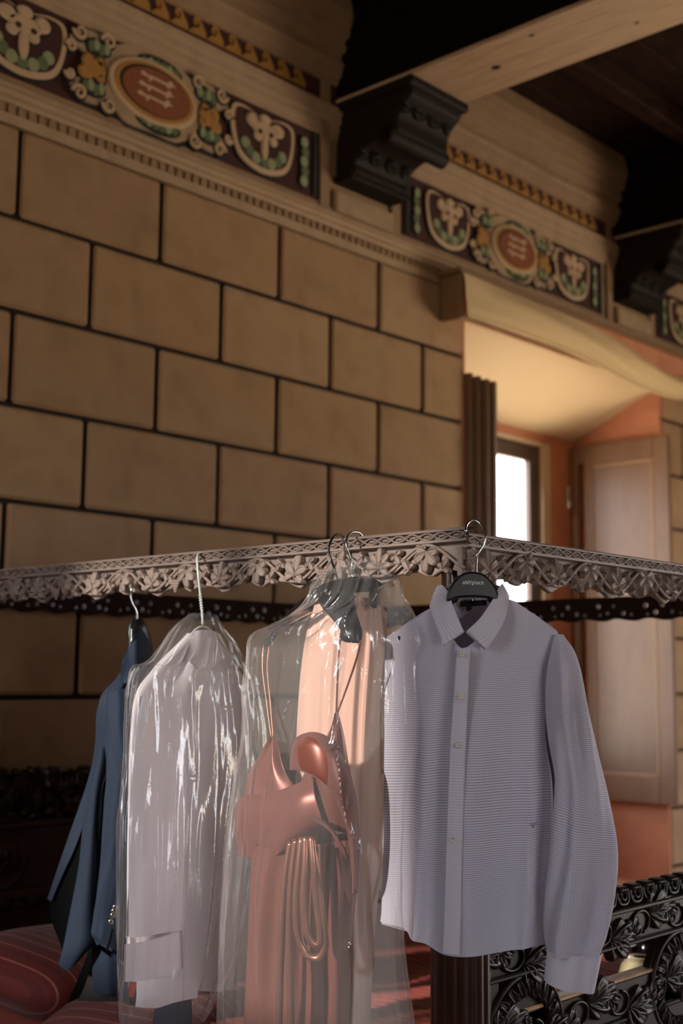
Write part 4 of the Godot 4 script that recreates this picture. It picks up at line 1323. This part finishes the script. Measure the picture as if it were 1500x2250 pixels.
	part("film", loft(
		V([-0.07, -0.161, 0.054, -0.116, -0.205, 0.054, -0.178, -0.269, 0.061, -0.231, -0.284, 0.068, -0.251, -0.333, 0.075, -0.257, -0.417, 0.082, -0.27, -0.514, 0.096, -0.291, -0.608, 0.117, -0.292, -0.749, 0.124, -0.288, -0.889, 0.124, -0.282, -0.982, 0.124, -0.271, -1.076, 0.124]),
		V([0.034, -0.154, 0.026, 0.091, -0.206, -0.002, 0.157, -0.261, -0.016, 0.202, -0.306, -0.023, 0.219, -0.363, -0.023, 0.237, -0.454, -0.023, 0.243, -0.568, -0.023, 0.22, -0.677, -0.016, 0.176, -0.814, -0.002, 0.115, -0.944, 0.012, 0.036, -1.022, 0.033, -0.013, -1.073, 0.04]),
		[0.02, 0.04, 0.05, 0.055, 0.058, 0.06, 0.06, 0.06, 0.06, 0.06, 0.06, 0.05], 220, 200, func(u: float, v: float) -> float: return (0.016 * fb.call(u, v * 2.0) + 0.004 * fc.call(u, v)) * smoothstep(0.0, 0.1, v) + creased(cl, u, v), Vector2(3, 3)), M.film, b)


func dresses() -> void:
	var hb := thing("clip_hanger", "black plastic clip hanger with a black hook, under the clear bag", "hanger", Vector3(-0.375, 1.905, 1.938), "hangers on the bed rail")
	part("hook", tube(V([0.038, 0, -0.004, 0.015, 0.007, 0.002, -0.017, 0.004, 0.012, -0.037, -0.012, 0.016, -0.045, -0.034, 0.018, -0.046, -0.055, 0.028, -0.04, -0.072, 0.031, -0.044, -0.097, 0.044]), 0.0026, 8, -1.0, 40), M.black_wire, hb)
	part("bar", loft(V([-0.094, -0.124, 0.038, -0.04, -0.095, 0.064, 0.059, -0.089, 0.067, 0.116, -0.075, 0.052]), V([-0.1, -0.153, 0.048, -0.058, -0.129, 0.081, 0.037, -0.115, 0.087, 0.104, -0.09, 0.071]), [0.006, 0.008, 0.008, 0.006], 16, 30), M.black_plastic, hb)
	part("clip", loft(V([0.038, -0.08, 0.068, 0.012, -0.11, 0.088, -0.011, -0.138, 0.105, -0.022, -0.152, 0.118]), V([0.049, -0.078, 0.077, 0.021, -0.111, 0.104, -0.005, -0.138, 0.123, -0.018, -0.156, 0.133]), [0.005, 0.009, 0.009, 0.005], 16, 14), M.black_plastic, hb)
	var hd := thing("dress_hanger", "curved black hanger with a steel hook carrying the copper dress straps", "hanger", Vector3(-0.375, 1.905, 1.985), "hangers on the bed rail")
	part("hook", tube(V([0.046, 0.004, -0.012, 0.024, 0.011, -0.005, -0.009, 0.008, 0.003, -0.036, -0.009, 0.015, -0.042, -0.027, 0.021, -0.035, -0.047, 0.024, -0.03, -0.064, 0.026, -0.037, -0.092, 0.033]), 0.0026, 8, -1.0, 40), M.steel, hd)
	part("body", loft(V([-0.1, -0.115, -0.006, -0.121, -0.15, 0.018, -0.128, -0.184, 0.06, -0.128, -0.208, 0.084, -0.134, -0.227, 0.09, -0.132, -0.231, 0.097]), V([-0.013, -0.09, 0.032, -0.048, -0.124, 0.048, -0.089, -0.16, 0.09, -0.106, -0.19, 0.116, -0.118, -0.209, 0.134, -0.124, -0.232, 0.137]), [0.008, 0.012, 0.014, 0.016, 0.017, 0.012], 30, 50), M.black_plastic, hd)
	part("far_arm", tube(V([-0.095, -0.124, -0.011, -0.079, -0.169, -0.106, -0.033, -0.234, -0.237]), 0.010, 10, 0.008, 16), M.black_plastic, hd)
	# pale garment behind
	var bl := thing("blush_dress", "pale blush dress hanging behind the copper dress in the clear bag", "dress", Vector3(-0.375, 1.905, 1.938))
	var fb := fold_noise(41, 1.4, 0.6)
	part("body", patch([
		V([-0.032, -0.147, -0.037, -0.03, -0.139, 0.022, -0.01, -0.128, 0.057, 0.011, -0.138, 0.09, 0.041, -0.163, 0.109]),
		V([-0.029, -0.236, -0.069, -0.037, -0.227, 0.01, -0.025, -0.223, 0.065, 0.001, -0.227, 0.1, 0.048, -0.236, 0.101]),
		V([-0.019, -0.364, -0.094, -0.026, -0.362, -0.012, -0.014, -0.361, 0.043, 0.012, -0.361, 0.078, 0.058, -0.361, 0.08]),
		V([-0.005, -0.513, -0.112, -0.013, -0.508, -0.029, 0, -0.505, 0.026, 0.026, -0.504, 0.061, 0.073, -0.506, 0.068]),
		V([0.013, -0.691, -0.126, 0.005, -0.682, -0.044, 0.017, -0.678, 0.011, 0.043, -0.677, 0.047, 0.091, -0.68, 0.054]),
		V([0.033, -0.889, -0.143, 0.025, -0.876, -0.059, 0.037, -0.869, -0.004, 0.062, -0.869, 0.025, 0.106, -0.876, 0.018]),
		V([0.055, -1.128, -0.174, 0.047, -1.109, -0.084, 0.059, -1.1, -0.029, 0.083, -1.1, -0.004, 0.128, -1.111, -0.012])], 60, 80, func(u: float, v: float) -> float: return 0.020 * fb.call(u * 0.5, v) + 0.006 * sin(u * 22.0) * smoothstep(0.3, 1.0, v)), M.blush, bl)
	# copper dress
	var d := thing("copper_dress", "copper rose satin dress with thin straps, ruffles and a hanging sash", "dress", Vector3(-0.375, 1.905, 1.985))
	for q in [V([-0.145, -0.224, 0.1, -0.138, -0.268, 0.089, -0.126, -0.322, 0.075, -0.117, -0.373, 0.065]), V([-0.128, -0.23, 0.14, -0.123, -0.259, 0.127, -0.114, -0.313, 0.095, -0.117, -0.373, 0.068]), V([-0.044, -0.235, -0.209, -0.054, -0.285, -0.203, -0.059, -0.355, -0.187, -0.07, -0.432, -0.165]), V([-0.041, -0.233, -0.23, -0.05, -0.285, -0.222, -0.054, -0.355, -0.204, -0.064, -0.433, -0.177])]:
		part("strap", tube(q, 0.0022, 7, -1.0, 24), M.copper_metal, d)
	part("bodice", patch([
		V([-0.118, -0.374, 0.063, -0.121, -0.371, 0.07, -0.116, -0.373, 0.069]),
		V([-0.106, -0.415, 0.033, -0.12, -0.415, 0.071, -0.101, -0.423, 0.073]),
		V([-0.094, -0.464, -0.019, -0.12, -0.468, 0.063, -0.088, -0.487, 0.076]),
		V([-0.073, -0.524, -0.078, -0.108, -0.533, 0.04, -0.071, -0.55, 0.082]),
		V([-0.056, -0.604, -0.12, -0.088, -0.609, 0.01, -0.046, -0.625, 0.069])], 30, 36, func(u: float, v: float) -> float: return 0.006 * sin(u * 16.0) * (1.0 - v)), M.copper_satin, d)
	# the near ruffle: a wide band falling over the arm
	part("ruffle", patch([
		V([-0.14, -0.446, -0.039, -0.157, -0.422, -0.004, -0.157, -0.412, 0.043, -0.14, -0.427, 0.073, -0.115, -0.469, 0.087, -0.09, -0.522, 0.09, -0.071, -0.613, 0.088, -0.051, -0.735, 0.069]),
		V([-0.15, -0.462, -0.033, -0.172, -0.443, 0.013, -0.175, -0.439, 0.066, -0.155, -0.463, 0.1, -0.123, -0.512, 0.108, -0.099, -0.574, 0.105, -0.075, -0.657, 0.086, -0.06, -0.735, 0.07]),
		V([-0.151, -0.488, -0.032, -0.17, -0.484, 0.02, -0.174, -0.497, 0.073, -0.152, -0.533, 0.103, -0.119, -0.592, 0.103, -0.095, -0.654, 0.096, -0.079, -0.702, 0.083, -0.061, -0.736, 0.065]),
		V([-0.139, -0.493, -0.041, -0.155, -0.492, 0.005, -0.156, -0.506, 0.054, -0.138, -0.543, 0.082, -0.108, -0.599, 0.085, -0.085, -0.661, 0.077, -0.072, -0.706, 0.07, -0.054, -0.739, 0.054])], 70, 26, func(u: float, v: float) -> float: return 0.003 * sin(u * 9.0 + 1.0), Vector2.ONE, 0.003), M.copper_satin, d)
	part("side_panel", patch([
		V([-0.058, -0.436, -0.187, -0.06, -0.433, -0.176, -0.061, -0.437, -0.166]),
		V([-0.055, -0.487, -0.235, -0.064, -0.48, -0.18, -0.057, -0.5, -0.146]),
		V([-0.056, -0.546, -0.265, -0.065, -0.545, -0.182, -0.074, -0.543, -0.09]),
		V([-0.052, -0.606, -0.279, -0.07, -0.602, -0.176, -0.073, -0.589, -0.074])], 20, 20, func(u: float, v: float) -> float: return 0.005 * sin(u * 12.0)), M.copper_satin, d)
	part("ruffle", patch([
		V([-0.044, -0.571, -0.3, -0.073, -0.558, -0.217, -0.086, -0.544, -0.139, -0.097, -0.524, -0.065, -0.097, -0.506, -0.016]),
		V([-0.057, -0.595, -0.293, -0.095, -0.584, -0.196, -0.111, -0.571, -0.112, -0.12, -0.549, -0.042, -0.115, -0.538, 0.005]),
		V([-0.06, -0.631, -0.287, -0.097, -0.623, -0.189, -0.114, -0.611, -0.108, -0.123, -0.585, -0.038, -0.118, -0.568, 0.016]),
		V([-0.055, -0.666, -0.284, -0.086, -0.661, -0.196, -0.103, -0.649, -0.118, -0.116, -0.615, -0.042, -0.114, -0.59, 0.019]),
		V([-0.05, -0.698, -0.282, -0.074, -0.692, -0.202, -0.086, -0.679, -0.134, -0.1, -0.642, -0.062, -0.098, -0.607, 0.005])], 60, 30, func(u: float, v: float) -> float: return 0.007 * sin(u * 9.0 + v * 2.5) * (0.4 + v * 0.6), Vector2.ONE, 0.003), M.copper_satin, d)
	part("drape", patch([
		V([-0.126, -0.582, -0.01, -0.129, -0.588, 0.036, -0.12, -0.611, 0.065, -0.097, -0.644, 0.071, -0.06, -0.679, 0.057]),
		V([-0.117, -0.591, 0.005, -0.118, -0.601, 0.038, -0.11, -0.626, 0.06, -0.089, -0.659, 0.061, -0.049, -0.718, 0.045]),
		V([-0.097, -0.614, 0.044, -0.093, -0.632, 0.053, -0.089, -0.659, 0.058, -0.075, -0.715, 0.049, -0.038, -0.761, 0.033])], 30, 14, null, Vector2.ONE, 0.003), M.copper_satin, d)
	var fk := fold_noise(55, 1.8, 0.4)
	part("skirt", loft(
		V([-0.058, -0.66, -0.227, -0.052, -0.73, -0.238, -0.045, -0.809, -0.247, -0.037, -0.888, -0.256, -0.03, -0.968, -0.266, -0.021, -1.067, -0.278, -0.014, -1.146, -0.287]),
		V([-0.019, -0.631, 0.027, -0.005, -0.708, 0.007, 0.009, -0.786, -0.012, 0.016, -0.862, -0.023, 0.023, -0.939, -0.033, 0.031, -1.034, -0.045, 0.039, -1.11, -0.054]),
		[0.05, 0.055, 0.06, 0.06, 0.06, 0.065, 0.07], 140, 80, func(u: float, v: float) -> float: return 0.012 * fk.call(u, v) + 0.007 * sin(u * 75.0 + sin(v * 4.0))), M.copper_satin, d)
	# the shimmering sash: long loops of gathered cloth
	for q in [V([-0.117, -0.64, -0.059, -0.12, -0.705, -0.07, -0.118, -0.779, -0.079, -0.111, -0.854, -0.09, -0.105, -0.919, -0.098, -0.095, -1.022, -0.11, -0.09, -1.088, -0.12]), V([-0.122, -0.633, -0.039, -0.124, -0.702, -0.048, -0.121, -0.776, -0.056, -0.114, -0.85, -0.063, -0.106, -0.923, -0.067, -0.093, -1.017, -0.076, -0.086, -1.081, -0.081]), V([-0.127, -0.627, -0.018, -0.13, -0.681, -0.022, -0.129, -0.736, -0.029, -0.124, -0.791, -0.034, -0.113, -0.836, -0.033, -0.104, -0.861, -0.021, -0.094, -0.865, 0.001, -0.093, -0.841, 0.017, -0.104, -0.786, 0.021, -0.116, -0.723, 0.019, -0.125, -0.66, 0.014, -0.123, -0.625, 0.001]), V([-0.132, -0.623, -0.002, -0.134, -0.678, 0, -0.132, -0.741, -0.006, -0.126, -0.796, -0.006, -0.116, -0.83, 0, -0.104, -0.835, 0.01, -0.106, -0.813, 0.016, -0.118, -0.749, 0.016, -0.13, -0.677, 0.019, -0.13, -0.622, 0.011])]:
		part("sash", tube(q, 0.0085, 10, 0.0075, 60), M.copper_metal, d)
	# the clear bag over both
	var b := thing("garment_bag", "large clear plastic garment bag with bright creases over the copper dress", "garment bag", Vector3(-0.375, 1.905, 1.985), "clear garment bags")
	var cl := [
		[0.006, 0.0010, 0.33, 0.27, 0.55, 0.215, 0.63, 0.205, 0.80, 0.21, 0.99, 0.215], [0.011, 0.008, 0.36, 0.29, 0.56, 0.305, 0.72, 0.34, 0.80, 0.36], [0.011, 0.008, 0.20, 0.30, 0.42, 0.335, 0.60, 0.32, 0.74, 0.36, 0.82, 0.41],
		[0.009, 0.008, 0.34, 0.40, 0.50, 0.405, 0.66, 0.38, 0.76, 0.40], [0.009, 0.008, 0.10, 0.17, 0.24, 0.13, 0.34, 0.12], [0.009, 0.008, 0.24, 0.08, 0.45, 0.09, 0.70, 0.10, 0.92, 0.12], [0.008, 0.007, 0.56, 0.15, 0.72, 0.165, 0.95, 0.155],
		[0.009, 0.008, 0.82, 0.41, 0.90, 0.37, 0.99, 0.36], [0.008, 0.007, 0.08, 0.34, 0.20, 0.38, 0.30, 0.43], [0.008, 0.007, 0.12, 0.22, 0.26, 0.20, 0.36, 0.21]]
	var f1 := fold_noise(61, 1.6, 0.5, true)
	var f2 := fold_noise(62, 6.0, 5.0)
	var f3 := fold_noise(63, 7.0, 9.0, true)
	var film_fold := func(u: float, v: float) -> float:
		var crumple := 0.012 * exp(-pow((v - 0.29) / 0.07, 2.0)) * exp(-pow((u - 0.14) / 0.07, 2.0)) + 0.008 * exp(-pow((v - 0.80) / 0.05, 2.0)) * exp(-pow((u - 0.42) / 0.06, 2.0)) + 0.009 * exp(-pow((v - 0.66) / 0.05, 2.0)) * exp(-pow((u - 0.13) / 0.06, 2.0))
		return (0.012 * f1.call(u, v * 2.0) + 0.0024 * f2.call(u, v) + crumple * 0.5 * f3.call(u, v)) * smoothstep(0.0, 0.06, v) + creased(cl, u, v)
	part("film", loft(
		V([-0.068, -0.077, -0.002, -0.112, -0.116, -0.01, -0.128, -0.15, -0.009, -0.12, -0.195, -0.104, -0.103, -0.219, -0.191, -0.101, -0.266, -0.205, -0.101, -0.345, -0.21, -0.101, -0.433, -0.216, -0.104, -0.512, -0.231, -0.105, -0.61, -0.248, -0.098, -0.709, -0.266, -0.088, -0.828, -0.285, -0.076, -0.956, -0.301, -0.06, -1.124, -0.317]),
		V([0.01, -0.069, 0.024, 0.049, -0.081, 0.05, 0.014, -0.123, 0.12, -0.026, -0.16, 0.179, -0.058, -0.199, 0.222, -0.061, -0.231, 0.233, -0.06, -0.267, 0.216, -0.06, -0.347, 0.216, -0.059, -0.437, 0.21, -0.063, -0.508, 0.192, -0.062, -0.605, 0.182, -0.059, -0.72, 0.177, -0.045, -0.843, 0.175, -0.021, -1.033, 0.186]),
		[0.02, 0.05, 0.06, 0.065, 0.07, 0.075, 0.08, 0.085, 0.09, 0.09, 0.09, 0.09, 0.09, 0.09], 300, 260, film_fold, Vector2(3, 3)), M.film, b)


func striped_shirt() -> void:
	var o := Vector3(-0.36, 1.905, 2.3)
	var h := thing("shirt_hanger", "black plastic shirt hanger with white lettering and a silver hook at the bed corner", "hanger", o, "hangers on the bed rail")
	part("hook", tube(V([-0.065, -0.018, 0.027, -0.056, -0.003, 0.024, -0.043, 0.006, 0.026, -0.038, 0.004, 0.037, -0.038, -0.008, 0.049, -0.044, -0.027, 0.059, -0.048, -0.045, 0.058, -0.055, -0.06, 0.052, -0.056, -0.072, 0.047, -0.048, -0.101, 0.04]), 0.0024, 8, -1.0, 50), M.steel, h)
	var plate := V2([-0.050, -0.042, -0.046, -0.018, -0.030, 0.004, -0.012, 0.014, 0.012, 0.014, 0.030, 0.004, 0.046, -0.018, 0.050, -0.042, 0.030, -0.036, 0.0, -0.034, -0.030, -0.036])
	var face_cam := Basis(Vector3.UP, -0.80)
	var pm := slab(spline2(plate, 44), 0.016, 0.004)
	var c0: Vector3 = V([-0.048, -0.112, 0.03])[0]
	part("head_plate", pm, M.black_plastic, h, Transform3D(face_cam, c0))
	part("bar", tube(V([-0.046, -0.142, -0.013, -0.05, -0.187, -0.079, -0.055, -0.224, -0.146]), 0.010, 10, 0.008, 14), M.black_plastic, h)
	part("bar", tube(V([-0.019, -0.143, 0.05, 0.027, -0.188, 0.098, 0.063, -0.228, 0.145]), 0.010, 10, 0.008, 14), M.black_plastic, h)
	var tm := TextMesh.new()
	var sf := SystemFont.new()
	sf.font_names = PackedStringArray(["Droid Sans"])
	tm.font = sf
	tm.text = "aNYplace"
	tm.font_size = 24
	tm.pixel_size = 0.00042
	tm.depth = 0.0006
	part("lettering", tm, M.print_white, h, Transform3D(face_cam, c0 + face_cam * Vector3(0.0, -0.006, 0.0166)))
	var s := thing("striped_shirt", "long-sleeved pale lilac shirt with fine dark stripes hung at the bed corner", "shirt", o)
	var fo := func(u: float, v: float) -> float:
		var g := 0.022 * exp(-pow((u - 0.27 + 0.06 * v) / 0.05, 2.0)) * smoothstep(0.1, 0.55, v) - 0.010 * exp(-pow((u - 0.14 + 0.02 * v) / 0.06, 2.0)) * smoothstep(0.2, 0.7, v) + 0.010 * exp(-pow((u - 0.90 + 0.05 * v) / 0.035, 2.0)) * smoothstep(0.25, 0.6, v)
		g += 0.013 * exp(-pow((u - 0.60 + 0.03 * v) / 0.09, 2.0)) * smoothstep(0.1, 0.5, v)
		g += 0.006 * sin(u * 11.0 + v * 3.0) * smoothstep(0.1, 0.6, v)
		return g
	var up := 1.0 / 0.0035
	part("front", patch([
		V([-0.046, -0.227, -0.195, -0.07, -0.192, -0.11, -0.065, -0.173, -0.05, -0.062, -0.216, -0.013, -0.051, -0.244, 0.01, -0.037, -0.214, 0.046, -0.012, -0.15, 0.078, 0.017, -0.175, 0.124, 0.051, -0.212, 0.161]),
		V([-0.043, -0.303, -0.198, -0.064, -0.294, -0.115, -0.064, -0.288, -0.056, -0.06, -0.29, -0.018, -0.052, -0.291, 0.007, -0.034, -0.288, 0.043, -0.007, -0.282, 0.08, 0.022, -0.28, 0.116, 0.054, -0.283, 0.146]),
		V([-0.033, -0.442, -0.205, -0.055, -0.438, -0.126, -0.051, -0.436, -0.073, -0.048, -0.434, -0.035, -0.041, -0.434, -0.012, -0.02, -0.433, 0.03, 0.009, -0.43, 0.067, 0.036, -0.428, 0.103, 0.067, -0.426, 0.129]),
		V([-0.014, -0.636, -0.223, -0.038, -0.629, -0.147, -0.035, -0.625, -0.096, -0.031, -0.622, -0.056, -0.025, -0.62, -0.034, -0.002, -0.618, 0.011, 0.027, -0.615, 0.051, 0.056, -0.611, 0.09, 0.088, -0.607, 0.121]),
		V([-0.002, -0.766, -0.237, -0.027, -0.761, -0.163, -0.023, -0.764, -0.112, -0.018, -0.765, -0.073, -0.012, -0.765, -0.051, 0.011, -0.76, -0.002, 0.041, -0.753, 0.039, 0.069, -0.745, 0.079, 0.1, -0.738, 0.107]),
		V([-0.001, -0.799, -0.243, -0.023, -0.805, -0.168, -0.019, -0.818, -0.12, -0.014, -0.831, -0.083, -0.006, -0.835, -0.06, 0.019, -0.834, -0.008, 0.048, -0.826, 0.033, 0.075, -0.816, 0.07, 0.105, -0.808, 0.096])], 100, 120, fo, Vector2(0.33 * up / 2.0, 0.64 * up)), M.shirt, s)
	part("back", patch([
		V([-0.063, -0.22, -0.176, -0.03, -0.161, -0.084, 0.004, -0.15, -0.018, 0.027, -0.142, 0.051, 0.07, -0.208, 0.147]),
		V([-0.046, -0.303, -0.192, -0.01, -0.266, -0.1, 0.02, -0.256, -0.03, 0.043, -0.256, 0.038, 0.08, -0.283, 0.13]),
		V([-0.027, -0.498, -0.21, 0.018, -0.495, -0.122, 0.049, -0.492, -0.053, 0.072, -0.49, 0.015, 0.1, -0.486, 0.11]),
		V([0.001, -0.804, -0.242, 0.052, -0.825, -0.15, 0.083, -0.824, -0.081, 0.105, -0.808, -0.011, 0.129, -0.786, 0.083])], 40, 60, null, Vector2(0.33 * up / 2.0, 0.64 * up)), M.shirt, s)
	# placket with buttons
	part("placket", patch([
		V([-0.074, -0.239, 0.013, -0.07, -0.248, 0.025, -0.063, -0.244, 0.037]),
		V([-0.069, -0.328, 0.002, -0.065, -0.33, 0.016, -0.058, -0.33, 0.028]),
		V([-0.062, -0.433, -0.013, -0.058, -0.433, 0.001, -0.049, -0.433, 0.015]),
		V([-0.046, -0.617, -0.035, -0.042, -0.617, -0.02, -0.033, -0.617, -0.005]),
		V([-0.033, -0.759, -0.051, -0.029, -0.759, -0.035, -0.02, -0.759, -0.02]),
		V([-0.027, -0.83, -0.06, -0.023, -0.831, -0.045, -0.013, -0.832, -0.028])], 8, 60, null, Vector2(0.03 * up * 1.2, 0.62 * up), 0.002), M.shirt_dots, s)
	for q in [V([-0.074, -0.257, 0.025]), V([-0.067, -0.337, 0.015]), V([-0.06, -0.43, 0.003]), V([-0.045, -0.61, -0.022])]:
		var bt := part("button", lathe([Vector2(0.0, 0.0016), Vector2(0.0028, 0.0016), Vector2(0.0036, 0.0028), Vector2(0.0052, 0.0028), Vector2(0.0058, 0.0)], 20), M.pearl, s, Transform3D(Basis(Vector3.UP, -0.82) * Basis(Vector3.RIGHT, PI / 2), q[0]))
		for k in [-1.0, 1.0]:
			part("button_hole", lathe([Vector2(0.0, 0.0004), Vector2(0.0008, 0.0)], 8), M.label_black, bt, at3(k * 0.0013, 0.0017, 0))
	# collar: stand and two leaves
	part("collar_stand", patch([V([-0.058, -0.132, -0.052, -0.03, -0.113, -0.026, -0.002, -0.109, -0.006, 0.001, -0.114, 0.03, -0.01, -0.125, 0.075]), V([-0.059, -0.168, -0.051, -0.021, -0.151, -0.032, 0.002, -0.146, -0.014, 0.004, -0.148, 0.027, -0.007, -0.155, 0.074])], 30, 6, null, Vector2(0.1 * up, 0.02 * up), 0.002), M.shirt_dots, s)
	part("collar_leaf", patch([
		V([-0.054, -0.121, -0.053, -0.059, -0.12, -0.035, -0.065, -0.134, -0.017, -0.067, -0.175, 0.003, -0.063, -0.209, 0.019]),
		V([-0.06, -0.141, -0.059, -0.068, -0.149, -0.044, -0.073, -0.17, -0.024, -0.073, -0.197, -0.001, -0.067, -0.216, 0.022]),
		V([-0.061, -0.161, -0.066, -0.072, -0.173, -0.052, -0.078, -0.198, -0.036, -0.082, -0.223, -0.02, -0.082, -0.241, -0.017])], 24, 12, null, Vector2(0.11 * up, 0.035 * up), 0.002), M.shirt_dots, s)
	part("collar_leaf", patch([
		V([-0.001, -0.118, 0.069, -0.013, -0.125, 0.07, -0.03, -0.151, 0.066, -0.047, -0.186, 0.049, -0.06, -0.213, 0.024]),
		V([-0.002, -0.13, 0.078, -0.015, -0.142, 0.082, -0.028, -0.167, 0.081, -0.043, -0.202, 0.068, -0.062, -0.22, 0.032]),
		V([0.002, -0.143, 0.083, -0.01, -0.158, 0.089, -0.022, -0.188, 0.089, -0.038, -0.223, 0.077, -0.048, -0.248, 0.06])], 24, 12, null, Vector2(0.11 * up, 0.035 * up), 0.002), M.shirt_dots, s)
	part("neck_label", patch([V([-0.014, -0.151, -0.024, -0.003, -0.149, -0.005, 0.006, -0.148, 0.024]), V([-0.014, -0.161, -0.027, -0.002, -0.16, -0.006, 0.008, -0.158, 0.024])], 8, 4, null, Vector2.ONE, 0.002), M.label_black, s)
	part("size_tag", patch([V([-0.013, -0.156, -0.014, -0.008, -0.156, -0.004]), V([-0.012, -0.171, -0.01, -0.009, -0.166, -0.001])], 4, 4, null, Vector2.ONE, 0.001), M.label_black, s)
	# sleeve with its crease, placket and cuff
	var sl := func(u: float, v: float) -> float:
		return 0.014 * exp(-pow((u - 0.20 - 0.03 * sin(v * 5.0)) / 0.035, 2.0)) * smoothstep(0.02, 0.2, v) - 0.010 * exp(-pow((u - 0.31) / 0.05, 2.0)) * smoothstep(0.1, 0.4, v) + 0.005 * sin(u * 30.0 + v * 9.0) * smoothstep(0.0, 0.3, v)
	part("sleeve", loft(
		V([0.041, -0.217, 0.16, 0.035, -0.283, 0.148, 0.043, -0.361, 0.14, 0.048, -0.43, 0.139, 0.056, -0.499, 0.141, 0.063, -0.611, 0.131, 0.067, -0.697, 0.12, 0.073, -0.766, 0.111, 0.079, -0.818, 0.11]),
		V([0.055, -0.218, 0.17, 0.069, -0.258, 0.189, 0.086, -0.343, 0.202, 0.103, -0.437, 0.212, 0.12, -0.531, 0.223, 0.132, -0.625, 0.23, 0.136, -0.701, 0.222, 0.134, -0.778, 0.208, 0.131, -0.818, 0.197]),
		[0.012, 0.035, 0.042, 0.042, 0.042, 0.04, 0.038, 0.034, 0.030], 120, 120, sl, Vector2(0.26 * up / 2.0, 0.64 * up)), M.shirt, s)
	part("cuff", loft(
		V([0.079, -0.814, 0.11, 0.08, -0.84, 0.105, 0.082, -0.87, 0.099]),
		V([0.132, -0.816, 0.198, 0.131, -0.847, 0.191, 0.131, -0.89, 0.18]),
		[0.032, 0.034, 0.036], 60, 12, func(u: float, v: float) -> float: return -0.010 * exp(-pow((u - 0.34) / 0.06, 2.0)), Vector2(0.24 * up, 0.05 * up)), M.shirt_cuff, s)
	part("sleeve_placket", patch([V([0.059, -0.677, 0.173, 0.062, -0.678, 0.179, 0.065, -0.686, 0.183]), V([0.063, -0.724, 0.17, 0.065, -0.725, 0.177, 0.069, -0.728, 0.181]), V([0.069, -0.767, 0.167, 0.071, -0.771, 0.174, 0.073, -0.766, 0.176])], 6, 20, null, Vector2(0.014 * up, 0.09 * up), 0.0015), M.shirt_dots, s)
	part("chest_emblem", slab(V2([-0.010, 0.002, -0.004, 0.004, 0.0, 0.001, 0.004, 0.004, 0.010, 0.002, 0.004, -0.001, 0.001, -0.006, -0.002, -0.001]), 0.0008, 0.0), M.thread, s, Transform3D(Basis(Vector3.UP, -0.9), V([0.051, -0.58, 0.1])[0]))


func build_small_things() -> void:
	var l := thing("ceramic_jar", "cream ceramic jar with moulded ribs seen through the footboard", "jar", V([1.023, 0.663, 1.858])[0])
	part("jar_body", lathe([Vector2(0.0, 0.0), Vector2(0.045, 0.0), Vector2(0.05, 0.02), Vector2(0.062, 0.05), Vector2(0.066, 0.09), Vector2(0.055, 0.12), Vector2(0.045, 0.125), Vector2(0.045, 0.14), Vector2(0.0, 0.14)], 8), M.ceramic, l)
	var k := thing("dark_vase", "glossy dark round vase behind the cream jar", "vase", V([1.226, 0.629, 1.773])[0])
	part("vase_body", lathe([Vector2(0.0, 0.0), Vector2(0.03, 0.0), Vector2(0.05, 0.05), Vector2(0.052, 0.10), Vector2(0.058, 0.14), Vector2(0.05, 0.19), Vector2(0.02, 0.215), Vector2(0.0, 0.215)], 28), M.dark_glaze, k)
